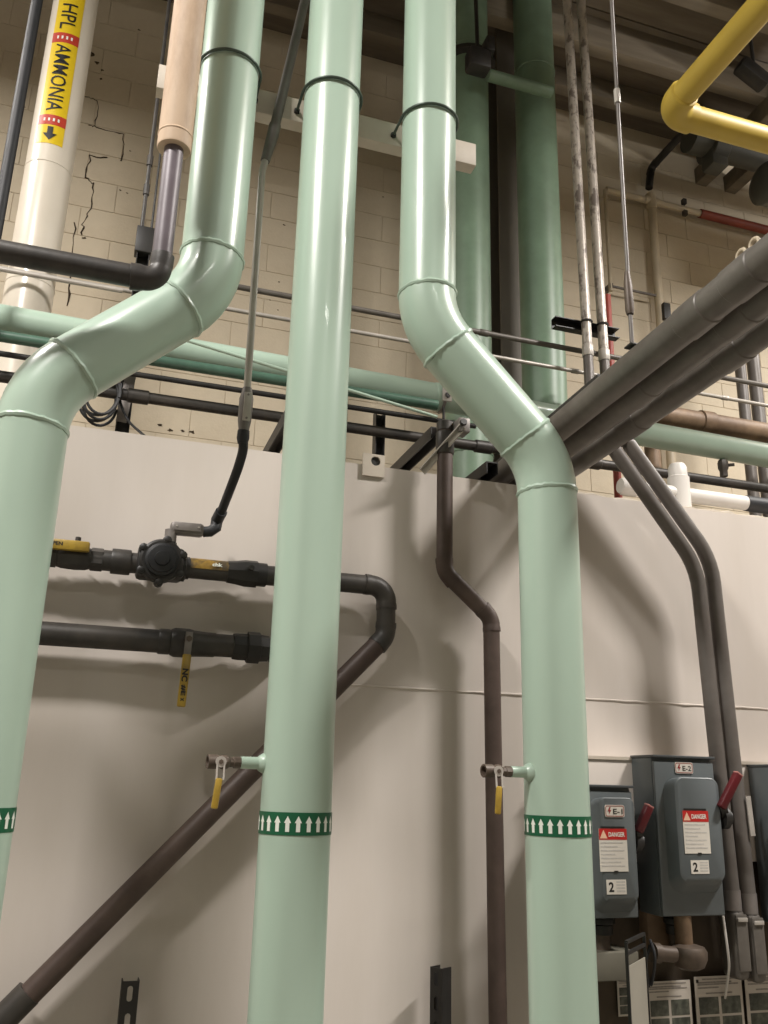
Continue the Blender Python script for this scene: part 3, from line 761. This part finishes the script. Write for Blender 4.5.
# ------------------------------------------------------------------ galvanised verticals, bracket, rods
YV = 3.4
for X, zc_, lb in ((2.105, P(588, 351, YV).z, 'left of two speckled galvanised conduits dropping to the grey conduit rack'), (2.195, P(606, 356, YV).z, 'right of two speckled galvanised conduits dropping to the grey conduit rack')):
    t = thing('vertical_conduit', (X, YV, 3.05), lb, 'conduit', 'galvanised vertical conduits')
    part('conduit_run', tube([(X-.03, YV, ZC), (X, YV, zc_)], .0245, 18), GALV, t)
    part('coupling', lathe([(.027, -.03), (.0285, -.026), (.0285, .026), (.027, .03)], (X, YV, zc_), (0, 0, 1), 18), EMT, t)
    segs = route([Vector((X, YV, zc_)), Vector((X, YV, 3.34)), Vector((X+.26, YV, 3.34)), Vector((X+.26, YB, 3.34))], .06)
    part('lower_conduit', tube(flat(segs), .0245, 18), CONDUIT2, t)
    zb_ = 3.75
    part('strap', ring((X, YV, zb_), (0, 0, 1), .027, .0045, 24, 6), BLACK, t)
c0 = P(555, 324, YV+.04); c1 = P(619, 341, YV+.04); zb_ = 3.745
br = thing('strut_bracket', (c0.x, YV+.03, zb_), 'short black strut channel holding the two galvanised conduits', 'strut')
part('web', bx(c0.x, c1.x, YV+.072, YV+.076, zb_-.025, zb_+.025), BLACK, br)
for s_ in (-1, 1): part('flange', bx(c0.x, c1.x, YV+.03, YV+.072, zb_+s_*.025-.002, zb_+s_*.025+.002), BLACK, br)
t0 = PZ(632, 345, 2.665+.053)
rd = thing('hanger_rod', t0, 'long thin steel rod holding the grey conduit rack from the ceiling', 'rod')
topz = ZC-.2; dxr = .02
part('rod', tube([t0, t0+Vector((dxr*(topz-t0.z)/3.3, 0, topz-t0.z))], .006, 10), CONDUIT2, rd)
zt = P(629, 300, t0.y).z
part('turnbuckle', tube([Vector((t0.x, t0.y, zt-.045)), Vector((t0.x, t0.y, zt-.03)), Vector((t0.x-.001, t0.y, zt+.05)), Vector((t0.x-.001, t0.y, zt+.09))], [.010, .013, .012, .007], 10), BRONZE, rd)
part('base_plate', box(t0+Vector((0, 0, -.004)), (.03, .035, .006), .002), BLACK, rd)
zt2 = P(620, 104, t0.y).z
part('coupling', lathe([(.010, 0), (.010, .05)], (t0.x+dxr*(zt2-t0.z)/3.3, t0.y, zt2), (0, 0, 1), 8), EMT, rd)

# ------------------------------------------------------------------ the rack of three grey conduits coming out from the rear over the partition
ZR = 2.665
RD3 = ray(113, 789); RD3 = RD3/RD3.y
q3 = [PZ(629, 371, ZR), PZ(629, 399, ZR), PZ(629, 426, ZR)]
def rk(i, Y): return q3[i]+RD3*(Y-q3[i].y)
cx3 = [q.x for q in q3]
names = ('nearest and uppermost of three thick grey conduits slanting in from the right edge', 'middle of three thick grey conduits slanting in from the right edge', 'lowest in view of three thick grey conduits slanting in from the right edge')
for i, X in enumerate(cx3):
    t = thing('rack_conduit', (X, YF, ZR-.05), names[i], 'conduit', 'thick grey conduits on a rack')
    r = (.0435, .041, .040)[i]
    e3 = rk(i, 3.13); pts = [rk(i, YF+.01), e3, Vector((e3.x, e3.y, 0))]
    for k, q in route(pts, .16): part('conduit_run' if k == 'run' else 'bend', tube(q, r, 28), CONDUIT, t)
    for px in ((750, 700, 600), (735, 640, 660), (722, 630, 585))[i][:2]:
        q = rk(i, PZ(px, 371+(px-629)*-.76+(0, 27, 52)[i], ZR).y); part('coupling', lathe([(r*1.01, -.05), (r*1.07, -.047), (r*1.07, .047), (r*1.01, .05)], q, RD3, 28), CONDUIT, t)
X = cx3[0]+.12
rs = thing('rack_strut', (X, 2.1, ZR+.06), 'black strut rail lying along the top of the grey conduits', 'strut')
ra, rb_ = rk(0, 2.05)+Vector((-.012, 0, .0455)), rk(0, 2.95)+Vector((-.012, 0, .0455))
part('rail', beam(ra, rb_, .022, .007), BLACK, rs)
part('lip', beam(ra+Vector((-.0095, 0, -.006)), rb_+Vector((-.0095, 0, -.006)), .003, .014), BLACK, rs)
for (px, py, nm) in ((738, 253, 'lower'), (751, 242, 'upper')):
    q = rk(0, PZ(px, py, ZR+.070).y)
    hk = thing('hook_bolt', q, 'small beige hook bolt, the %s of two on top of the grey conduits' % nm, 'hook', 'hook bolts on the grey conduits')
    path = []
    for i in range(13):
        a_ = math.radians(-50+i*21); path.append(Vector((q.x, q.y+.014*math.cos(a_), q.z+.060+.013*math.sin(a_))))
    part('hook', tube(path, .0045, 8), BEIGEP, hk)
    part('shank', tube([(q.x, q.y-.012, q.z+.054), (q.x, q.y-.012, q.z+.040)], .0045, 8), BEIGEP, hk)

# ------------------------------------------------------------------ pair of bent conduits down the partition to the switch boxes
YC = 2.52
kf = YC/2.5
def cpath(pts): return [Vector((x*kf, YC, 1.55+(z_-1.55)*kf)) for x, z_ in pts]
for pts, lb in ((cpath([(1.636, 2.682), (1.938, 2.290), (1.968, 1.225)]), 'left of two dull grey conduits bending down the partition to the switch boxes'),
                (cpath([(1.694, 2.714), (2.000, 2.325), (2.028, 1.215)]), 'right of two dull grey conduits bending down the partition to the switch boxes')):
    t = thing('bent_conduit', pts[-1], lb, 'conduit', 'bent grey conduits on the partition')
    tp = pts[0]; ax_ = rk(2, YC); d_ = (pts[0]-pts[1]).normalized()
    part('top_bend', tube([tp-d_*.01, tp, tp+d_*.02+Vector((-.012, 0, -.004)), Vector((ax_.x, YC, ax_.z+.004))], .0250, 18), CONDUIT2, t)
    for k, q in route(pts, .26):
        part('conduit_run' if k == 'run' else 'bend', tube(q, .0255, 18), CONDUIT2, t)
    e = pts[-1]
    part('hub', lathe([(.027, -.03), (.027, .03)], e, (0, 0, 1), 12), CAST, t)
    f = part('conduit_body', box((e.x+.002, YC+.012, e.z-.125), (.050, .080, .20), .018, 3), CONDUIT, t)
    part('cover', box((e.x+.002, YC-.031, e.z-.118), (.042, .007, .16), .003), CONDUIT, f)
    part('cover_strip', box((e.x+.002, YC-.0385, e.z-.052), (.036, .004, .012), .001), EMT, f)

# ------------------------------------------------------------------ switch boxes
YX = 2.45
ww = thing('wireway', (1.9, 2.61, 1.2), 'beige painted wireway behind the grey switch boxes', 'wireway')
zwt = P(610, 757, 2.575).z
part('trough', bx(P(560, 757, 2.575).x, 3.4, 2.575, YP, 1.33, zwt, .004), WALLP, ww)
part('lid_edge', bx(P(560, 757, 2.575).x, 3.4, 2.570, 2.576, zwt-.008, zwt+.002), STRUTW, ww)
def sticker(par, cx_, cz_, y, wd, hg, m_, name, th=.0012, round_=0.0):
    return part(name, box((cx_, y-th/2, cz_), (wd, th, hg), min(round_, th*.45) if round_ else 0), m_, par)
def tx(par, s, cx_, cz_, y, wd, hg, m_, bold=.0003, name='lettering'):
    return part(name, place2d(fitw(text_vf(s, .02, bold), wd, hg), (cx_, y, cz_), (1, 0, 0), (0, 0, 1)), m_, par)
def rrect(cx_, cz_, wd, hg, r, n=5):
    out = []
    for (sx, sz, a0) in ((1, 1, 0), (-1, 1, 90), (-1, -1, 180), (1, -1, 270)):
        for i in range(n+1):
            a_ = math.radians(a0+90*i/n); out.append((cx_+sx*(wd/2-r)+r*math.cos(a_), cz_+sz*(hg/2-r)+r*math.sin(a_)))
    return out
def switch_box(label, x0, x1, z0, z1, yf, yb, code, decals, lever):
    W, H = x1-x0, z1-z0; cx_ = (x0+x1)/2
    t = thing('switch_box', (cx_, yb, z0), label, 'switch box', 'grey safety switch boxes')
    part('enclosure', bx(x0, x1, yf+.012, yb, z0, z1, .006), BOXG, t)
    part('drip_lip', bx(x0-.003, x1+.003, yf-.006, yb, z1-.002, z1+.006, .002), BOXD, t)
    dr = part('door', bx(x0+.001, x1-.001, yf, yf+.013, z0+.002, z1-.012, .005), BOXG, t)
    # pressed bulge in the door: rounded top, sloping in again at the bottom
    m_ = W*decals['margin']; bx0, bx1 = x0+m_, x1-W*decals.get('margin_r', decals['margin']); bz0, bz1 = z0+H*decals['bz'][0], z0+H*decals['bz'][1]
    dpt = .042; V = []; Fc = []; n0 = None; rows = []
    for (ins, dy, zi) in ((-.010, 0, -.034), (.0, dpt*.55, -.008), (.006, dpt*.92, .004), (.014, dpt, .014)):
        pr = rrect((bx0+bx1)/2, (bz0+bz1)/2+(zi*.5), bx1-bx0-2*ins, bz1-bz0-2*ins, max(.012, W*.16-ins), 6)
        if ins < 0: pr = [(a_, b_) for a_, b_ in pr]
        rows.append([len(V)+k for k in range(len(pr))])
        for a_, b_ in pr: V.append(Vector((a_, yf-dy+.001, b_)))
    for i in range(len(rows)-1):
        n_ = len(rows[i])
        for k in range(n_): Fc.append((rows[i][k], rows[i][(k+1) % n_], rows[i+1][(k+1) % n_], rows[i+1][k]))
    Fc.append(tuple(rows[-1])); Fc.append(tuple(reversed(rows[0])))
    part('door_bulge', (V, Fc), BOXG, dr)
    yfront = yf-dpt+.001
    if code:
        lx, lz, on_bulge = decals['sign']; y = (yfront if on_bulge else yf)-.0005
        sw, sh = .066, .034
        sg = part('number_sign', prism(rrect(0, 0, sw, sh, .006), (lx, y, lz), (1, 0, 0), (0, 0, 1), .002), PAPER, t); tag(sg, 'white sign with red border')
        o_ = rrect(0, 0, sw-.004, sh-.004, .005); i_ = rrect(0, 0, sw-.0075, sh-.0075, .004); n_ = len(o_)
        V = [Vector((lx+a_, y-.0026, lz+b_)) for a_, b_ in o_+i_]
        part('sign_border', (V, [(k, (k+1) % n_, n_+(k+1) % n_, n_+k) for k in range(n_)]), SIGNRED, sg)
        bolt = [(.000, .011), (-.007, -.002), (-.001, -.001), (-.003, -.011), (.006, .003), (.001, .002), (.004, .011)]
        part('bolt_symbol', ([Vector((lx-.018+a_, y-.0027, lz+b_)) for a_, b_ in bolt], [(0, 1, 2, 5, 6), (2, 3, 4, 5)]), SIGNRED, sg)
        tx(sg, code, lx+.010, lz-.001, y-.0027, .032, .015, INK)
        dx_, dz_, dw, dh = decals['danger']; y = yfront-.0004
        dg = sticker(t, dx_, dz_, y, dw, dh, PAPER, 'danger_label')
        sticker(dg, dx_, dz_+dh*.5-dh*.13, y-.0012, dw, dh*.26, DANGERRED, 'danger_header', .0006)
        tx(dg, 'DANGER', dx_+dw*.13, dz_+dh*.5-dh*.135, y-.0022, dw*.58, dh*.11, WHITEINK, .0004)
        tr = [(-.011, -.009), (.011, -.009), (0, .011)]
        part('warning_triangle', ([Vector((dx_-dw*.34+a_*dw/.08, y-.0021, dz_+dh*.5-dh*.14+b_*dh/.10)) for a_, b_ in tr], [(0, 1, 2)]), mat('pale_orange_print', (232, 190, 160), .5), dg)
        for i in range(7):
            lw = dw*(.8, .6, .84, .5, .82, .7, .84)[i]
            sticker(dg, dx_-dw*.45+lw/2, dz_+dh*.5-dh*(.33+i*.09), y-.0012, lw, dh*.032, PALEINK, 'print_line', .0004)
        for k in (-.5, .52): part('label_tab', box((dx_+(.06 if k < 0 else -.02)*dw, y-.001, dz_+dh*k), (dw*.14, .002, dh*.04)), INK, dg)
        sticker(dg, dx_, dz_+dh*.53, y, dw*.86, dh*.045, INK, 'label_clip', .0016)
        nx_, nz_, nw, nh = decals['two']
        nb = sticker(t, nx_, nz_, y, nw, nh, PAPER, 'number_label')
        tx(nb, '2', nx_-nw*.26, nz_, y-.0016, nw*.26, nh*.68, INK, .0006)
        for i in range(4): sticker(nb, nx_+nw*.22, nz_+nh*(.34-.21*i), y-.0012, nw*.44, nh*.12, PALEINK, 'print_line', .0004)
    if lever:
        (p0, p1) = lever
        ar_ = p0; dv_ = (p1-p0).normalized()
        hub = part('lever_hub', lathe([(.034, 0), (.034, .02), (.022, .026), (.022, .034)], (x1, ar_.y+.04, ar_.z-.03), (1, 0, 0), 20), BLACK, t)
        lv_ = part('lever_arm', beam(Vector((x1+.022, ar_.y+.04, ar_.z-.035)), p0+dv_*.01, .016, .024, (1, 0, 0), .004), BLACK, t)
        g_ = part('lever_grip', beam(p0, p1, .024, .026, (1, 0, 0), .006), HRED, t); tag(g_, 'dark red lever grip')
        part('grip_end', beam(p1-dv_*.002, p1+dv_*.003, .022, .024, (1, 0, 0), .002), HTIP, g_)
    return t
# E-2
x0, x1 = P(653, 758, YX).x, P(713, 758, YX).x; z1 = P(690, 758, YX).z; z0 = P(690, 917, YX).z
yfb = YX-.042
sgn = P(683.5, 768, YX); dgp = P(696.5, 832, yfb); dga = P(682, 811, yfb); dgb = P(711, 854, yfb); tw = P(700, 867, yfb); twa = P(690.5, 860, yfb); twb = P(709.5, 873.5, yfb)
switch_box('larger grey switch box reading E-2 with a raised red lever', x0, x1, z0, z1, YX, 2.573, 'E-2',
           {'margin': .17, 'margin_r': .06, 'bz': (.20, .88), 'sign': (sgn.x, sgn.z, False), 'danger': (dgp.x, dgp.z, dgb.x-dga.x, dga.z-dgb.z), 'two': (tw.x, tw.z, twb.x-twa.x, twa.z-twb.z)},
           (P(721, 808, YX-.05), P(738, 774, YX-.06)))
# E-1
x0, x1 = P(585, 787, YX).x, P(632, 787, YX).x; z1 = P(612, 787, YX).z; z0 = P(620, 919, YX).z
sgn = P(614.5, 811, yfb); dgp = P(613.5, 850, yfb); dga = P(599, 830, yfb); dgb = P(629, 873, yfb); tw = P(616.5, 887, yfb); twa = P(606, 880.5, yfb); twb = P(626.5, 895, yfb)
switch_box('smaller grey switch box reading E-1 beside the right green riser', x0, x1, z0, z1, YX, 2.573, 'E-1',
           {'margin': .10, 'bz': (.12, .93), 'sign': (sgn.x, sgn.z, True), 'danger': (dgp.x, dgp.z, dgb.x-dga.x, dga.z-dgb.z), 'two': (tw.x, tw.z, twb.x-twa.x, twa.z-twb.z)},
           (P(638, 832, YX-.02), P(649, 806, YX-.03)))
# third box cut by the frame
x0 = P(747, 766, 2.573).x; z1 = P(756, 766, 2.50).z; z0 = P(768, 925, 2.5).z
switch_box('blank grey switch box cut off by the right edge', x0, x0+.25, z0, z1, YX, 2.573, None, {'margin': .12, 'bz': (.15, .9)}, None)
# grey label strip on the right bent conduit
q0, q1 = P(748, 796, 2.49), P(753, 836, 2.49)
single('tag_strip', beam(q0, q1, .018, .003, (0, 1, 0)), EMT, 'narrow pale tag strip beside the right bent conduit', 'tag')

# ------------------------------------------------------------------ clutter below the switch boxes
bb = single('shade_board', bx(P(560, 960, 2.62).x, 3.4, 2.635, YP-.001, .35, 1.325, .003), SHADEBROWN, 'dark brown board added for the shade below the grey switch boxes', 'board')  # added board, its dark colour stands in for shade under the boxes
for px, nm, X_ in ((676, 'E-2', None), (603, 'E-1', None)):
    X = P(px, 935, 2.52).x; z0_ = P(px, 918, 2.5).z
    hb = thing('conduit_hub', (X, 2.52, z0_-.10), 'brown pipe hub with black locknuts hanging below the %s box' % nm, 'fitting')
    part('locknut', lathe([(.034, 0), (.036, -.003), (.036, -.016), (.034, -.018)], (X, 2.52, z0_), (0, 0, 1), 10), BLACK, hb)
    part('locknut', lathe([(.028, -.020), (.030, -.022), (.030, -.045), (.028, -.047)], (X, 2.52, z0_), (0, 0, 1), 10), BLACK, hb)
    part('nipple', tube([(X, 2.52, z0_-.04), (X, 2.52, z0_-.11)], .021, 16), BRONZE, hb)
q = P(689, 954, 2.46)
vl = thing('brown_fitting', (q.x, 2.46, q.z-.04), 'round brown capped fitting under the E-2 box', 'fitting')
part('cap', lathe([(.026, -.042), (.042, -.034), (.052, -.012), (.053, .008), (.046, .020), (.026, .026)], q, (0, 0, 1), 28), BRONZE, vl)
part('neck', lathe([(.026, 0), (.026, .09)], q+Vector((0, .02, .02)), (0, 0, 1), 16), RUST, vl)
part('side_port', lathe([(.022, 0), (.022, .05), (.027, .052), (.027, .075)], q+Vector((-.05, 0, .0)), (-1, 0, .1), 12), BRONZE, vl)
single('tan_block', box(P(655, 932, 2.56), (.085, .05, .13), .01), RUST, 'tan vertical block between the two switch boxes\' undersides', 'block')
q0 = P(597, 951, 2.50); q1 = P(627, 951, 2.50)
sh = single('shelf_ledge', bx(q0.x-.12, q1.x+.02, 2.47, 2.62, q0.z-.075, q0.z, .003), mat('dingy_grey_ledge', (104, 100, 88), .6), 'dull grey shelf ledge with a pale edge beside the right riser', 'shelf')
wp = smooth([P(723, 916, 2.48), P(727, 945, 2.48), P(729, 966, 2.50), P(727, 985, 2.55), P(725, 998, 2.596)])
single('white_wire', tube(wp, .0038, 8), PVC, 'short white wire hanging over the middle instruction sheet', 'wire')
wp = smooth([P(650, 940, 2.45), P(655, 958, 2.42), P(651, 985, 2.43), P(646, 965, 2.44), P(650, 945, 2.45)])
single('cable_loop', tube(wp, .0045, 8), RUBBER, 'loop of black cord beside the framed sleeve', 'cord')
# sheets
def sheet(xa, xb, ya, label, Y, n_photo):
    a_ = P(xa, ya, Y); b_ = P(xb, ya, Y); Wd = b_.x-a_.x; zt_ = a_.z; H_ = Wd*1.3
    t = thing('instruction_sheet', (a_.x+Wd/2, Y, zt_-H_), label, 'paper', 'instruction sheets below the switch boxes')
    part('page', bx(a_.x, b_.x, Y, Y+.003, zt_-H_, zt_), PAPER2, t)
    y = Y-.0003
    for i, (f0, f1, g_) in enumerate(((.16, .9, .035), (.06, .78, .075), (.06, .92, .10), (.06, .5, .14), (.22, .78, .21))):
        sticker(t, a_.x+Wd*(f0+f1)/2, zt_-H_*g_, y, Wd*(f1-f0), H_*.018, GREYINK, 'print_line', .0005)
    sticker(t, a_.x+Wd*.06, zt_-H_*.055, y, Wd*.05, H_*.04, INK, 'print_mark', .0005)
    for i in range(n_photo):
        for j in range(3):
            ph = sticker(t, a_.x+Wd*(.27+.47*i), zt_-H_*(.36+.24*j), y, Wd*.41, H_*.21, PHOTO, 'photo_print', .0006)
    return t
sheet(646, 690, 982, 'left instruction sheet with photos, beside the framed sleeve', 2.60, 2)
sheet(694, 741, 977, 'middle instruction sheet with photos, under the white wire', 2.60, 2)
sheet(744, 790, 973, 'right instruction sheet with photos, cut off by the frame edge', 2.60, 2)
sheet(617, 640, 978, 'dim narrow instruction sheet half hidden by the framed sleeve', 2.62, 1)
fa, fb = P(626, 941, 2.28), P(644, 935, 2.40)
fd = (fb-fa); fd.z = 0; Lf = fd.length; fd.normalize(); fz = (fa.z+fb.z)/2
fr_ = thing('framed_sleeve', (fa.x, fa.y, fz-.42), 'black framed cloudy plastic sleeve turned sideways beside the right riser', 'frame')
fn = fd.cross(Vector((0, 0, 1)))
for s_ in (0, Lf): part('frame_side', beam(fa+fd*s_+Vector((0, 0, fz-fa.z-.42)), fa+fd*s_+Vector((0, 0, fz-fa.z)), .006, .008, fn), BLACK, fr_)
b0 = Vector((fa.x, fa.y, fz))
for dz_ in (0, -.028, -.42): part('frame_bar', beam(b0+Vector((0, 0, dz_)), b0+fd*Lf+Vector((0, 0, dz_)), .008, .008), BLACK, fr_)
part('sleeve', beam(b0+fd*(Lf/2)+Vector((0, 0, -.06)), b0+fd*(Lf/2)+Vector((0, 0, -.415)), Lf-.012, .003, fn), ACRYL, fr_)

# ------------------------------------------------------------------ slotted strut posts low in the picture
def slotted(label, xc, yf, w_, ztop, turn):
    """channel with oblong slots through its face; turn swings the slotted face to the side"""
    t = thing('slotted_strut', (xc, yf, 0), label, 'strut', 'black slotted strut posts')
    rot = Matrix.Rotation(turn, 3, 'Z'); pitch = .062; sl, sw_ = .036, .0135; th = .003; V = []; Fc = []
    def add(c, s): 
        v, f = box((0, 0, 0), s)
        o_ = len(V); V.extend([rot @ (Vector(p)+Vector(c))+Vector((xc, yf, 0)) for p in v]); Fc.extend([tuple(i+o_ for i in q) for q in f])
    zz = ztop-.011
    def arc_quads(): pass
    side = (w_-sw_)/2
    for s_ in (-1, 1): add((s_*(sw_/2+side/2), 0, ztop/2), (side, th, ztop))
    k = 0; add((0, 0, ztop-.0055), (sw_, th, .011))
    while zz > .1:
        # rounded slot ends from little corner fillets, then the bridge to the next slot
        for (e, sg) in ((zz, -1), (zz-sl, 1)):
            for s_ in (-1, 1):
                o_ = len(V); n_ = 5; r_ = sw_/2; pts_ = [(s_*r_, e)]
                for i in range(n_+1):
                    a_ = math.pi/2*i/n_; pts_.append((s_*r_*math.cos(a_), e+sg*(r_-r_*math.sin(a_))))
                for yy in (-th/2, th/2): V.extend([rot @ Vector((a_, yy, b_))+Vector((xc, yf, 0)) for a_, b_ in pts_])
                m_ = len(pts_); Fc.append(tuple(o_+i for i in range(m_))); Fc.append(tuple(o_+m_+i for i in reversed(range(m_))))
                for i in range(m_): Fc.append((o_+i, o_+(i+1) % m_, o_+m_+(i+1) % m_, o_+m_+i))
        add((0, 0, zz-sl-(pitch-sl)/2), (sw_, th, pitch-sl)); zz -= pitch
    add((0, 0, zz/2), (sw_, th, zz))
    part('slotted_face', (V, Fc), BLACK, t)
    for s_ in (-1, 1):
        v, f = box((s_*(w_/2-.0015), .0205, ztop/2), (.003, .041, ztop))
        part('side', ([rot @ Vector(p)+Vector((xc, yf, 0)) for p in v], f), BLACK, t)
YS = 2.56
sx0 = P(131, 981, YS); slotted('black slotted strut post top in front of the partition, below the diagonal pipe', sx0.x, YS, .043, sx0.z, 0.0)
sx1 = P(439, 969, YS); slotted('black slotted strut post top beside the brown drop pipe, slots facing left', sx1.x, YS+.02, .043, sx1.z, -1.05)

# ------------------------------------------------------------------ pipes on the rear wall at right, plastic pipe on the partition
YW = 4.72
zb = P(650, 201, YW).z
bt = thing('beige_pipe', (P(655, 250, YW).x, YW, 3.0), 'beige painted pipe tee against the rear block wall', 'pipe')
xt = P(655, 250, YW).x
part('pipe_run', tube([(P(606, 192, YW).x, YW, zb), (P(700, 216, YW).x, YW, zb)], .025, 18), BEIGEP, bt)
part('pipe_run', tube([(xt, YW, zb+.06), (xt, YW, 2.6)], .031, 18), BEIGEP, bt)
part('tee', merge(lathe([(.037, -.07), (.037, .06)], (xt, YW, zb), (0, 0, 1), 18), lathe([(.031, -.06), (.031, .06)], (xt, YW, zb), (1, 0, 0), 18)), BEIGEP, bt)
part('pipe_run', tube([(P(605, 192, YW).x, YW, zb), (P(605, 192, YW).x, YW, P(606, 290, YW).z)], .014, 14), BEIGEP, bt)
part('clamp', bx(xt-.005, xt+.05, YW-.06, YW, P(659, 322, YW).z, P(659, 306, YW).z, .004), BLACK, bt)
for px in (683,):
    X = P(px, 212, YW).x; part('strap', merge(box((X, YW-.02, zb+.05), (.03, .03, .04)), box((X, YW-.02, zb-.05), (.03, .03, .04))), DARK, bt)
single('oxide_red_pipe', tube([(P(700, 216, YW).x, YW, zb), (XR, YW, zb)], .034, 18), OXIDE, 'oxide red pipe continuing right from the beige tee', 'pipe')
pts = [P(649, 188, YW), P(651, 168, YW), P(684, 132, YW-.35)]
pts.append(pts[-1]+(pts[-1]-pts[-2])*.6)
pipe('black_elbow_pipe', 'black pipe elbow rising from the beige tee towards the ceiling', 'pipe', pts, .028, .05, BLACK, 'socket', seg=16)
zl = P(630, 288, YW-.04).z
single('wall_bracket', merge(bx(P(609, 282, YW).x, xt, YW-.012, YW, zl, zl+.014), bx(P(609, 282, YW).x, P(612, 282, YW).x, YW-.012, YB, zl-.01, zl+.03)), CONDUIT2, 'thin level bracket beside the beige vertical pipe', 'bracket')
rx = P(614, 420, 4.3).x
single('red_pipe', tube([(rx, 4.3, 0), (rx, 4.3, P(609, 296, 4.3).z)], .024, 16), REDPIPE, 'thin red vertical pipe beside the galvanised conduits', 'pipe')
for px, nm in ((752, 'left'), (766, 'right')):
    X = P(px, 480, 4.1).x; single('grey_wall_pipe', tube([(X, 4.1, 0), (X, 4.1, 4.6 if nm == 'right' else 4.4)], .034 if nm == 'left' else .04, 16), CONDUIT2, '%s one of two grey vertical pipes behind the header at the right edge' % nm, 'pipe', 'grey vertical pipes at the right edge')
X = P(653, 459, 4.0).x
single('brown_wall_pipe', tube([(X, 4.0, 0), (X, 4.0, 3.62)], .045, 16), RUST, 'short brown vertical pipe seen under the header behind the white plastic tee', 'pipe')
YPV = 2.93; zpv = P(715, 499, YPV).z; Rp = .031
pv = thing('plastic_pipe', (P(680, 490, YPV).x, YPV, zpv-Rp), 'white plastic pipe with a tall fitting on the partition top', 'pipe')
xe_ = P(747, 503, YPV).x; xt = P(679, 490, YPV).x
part('pipe_run', tube([(P(626, 486, YPV).x, YPV, zpv), (xe_, YPV, zpv)], Rp, 22), PVC, pv)
part('fitting', lathe([(.045, ptop-zpv), (.045, .07), (.039, .075), (.038, .115), (.03, .13), (.012, .135)], (xt, YPV, zpv), (0, 0, 1), 26), PVC, pv)
part('end_elbow', lathe([(.036, 0), (.037, .06), (.030, .075)], (P(636, 486, YPV).x, YPV, zpv), (-1, 0, 0), 22), PVC, pv)
part('rubber_sleeve', lathe([(Rp*1.06, 0), (Rp*1.1, .004), (Rp*1.1, .6)], (xe_-.01, YPV, zpv), (1, 0, 0), 22), RUBBER, pv)
# ------------------------------------------------------------------ yellow pipe at upper right
ZY = 4.0; RY = .049
cY = PZ(667, 107, ZY)
yp = thing('yellow_gas_pipe', (cY.x, cY.y, ZY-.05), 'yellow pipe turning a corner overhead at upper right', 'pipe')
cY2 = Vector((cY.x+.02, cY.y+.02, ZY))
pts = [Vector((cY2.x, YF+.01, ZY)), Vector((cY2.x, cY2.y, ZY)), Vector((XR-.01, cY2.y, ZY))]
for k, q in route(pts, .075):
    if k == 'run': part('pipe_run', tube(q, RY, 28), YELLOWP, yp)
    else:
        d0 = (q[1]-q[0]).normalized(); d1 = (q[-1]-q[-2]).normalized()
        part('elbow', tube([q[0]-d0*.030, q[0]-d0*.026]+q+[q[-1]+d1*.026, q[-1]+d1*.030], [RY*1.02, RY*1.16]+[RY*1.16]*len(q)+[RY*1.16, RY*1.02], 28), YELLOWP, yp)
# dark ductwork and hangers below the ceiling at upper right
zd = P(720, 156, 4.25).z
dk = thing('ceiling_duct', (4.5, 4.25, zd-.15), 'dark duct under the ceiling behind the yellow pipe corner', 'duct')
xd = P(690, 150, 4.25).x
part('duct_run', tube([(xd, 4.25, zd+.08), (XR, 4.25, zd+.08)], .10, 24), DUCTM, dk)
part('duct_collar', lathe([(.12, -.06), (.125, -.055), (.125, .055), (.12, .06)], (P(714, 150, 4.25).x, 4.25, zd+.05), (1, 0, 0), 24), DUCTM, dk)
part('drop_box', box((P(714, 156, 4.25).x, 4.25, zd-.06), (.13, .13, .14), .015), DUCTM, dk)
q = P(765, 183, 3.9)
rp = thing('dark_round_pipe', q, 'dark round pipe end near the ceiling at the right edge', 'pipe')
part('pipe_run', tube([q, q+Vector((1.4, 0, 0))], .14, 28), DUCTM, rp)
part('end_cap', lathe([(.145, 0), (.13, .02), (.09, .035), (.03, .04)], q, (-1, 0, 0), 28), DUCTM, rp)
q = P(753, 60, 3.6)
hg_ = thing('pipe_hanger', (q.x, 3.6, q.z-.15), 'dark hanger rod with a clamp above the yellow pipe', 'clamp')
part('rod', tube([(q.x, 3.6, q.z-.08), (q.x, 3.6, ZC-.2)], .012, 8), BLACK, hg_)
part('clamp', box((q.x-.02, 3.6, q.z-.12), (.22, .10, .10), .02, 2, Matrix.Rotation(.5, 3, 'Y')), BLACK, hg_)
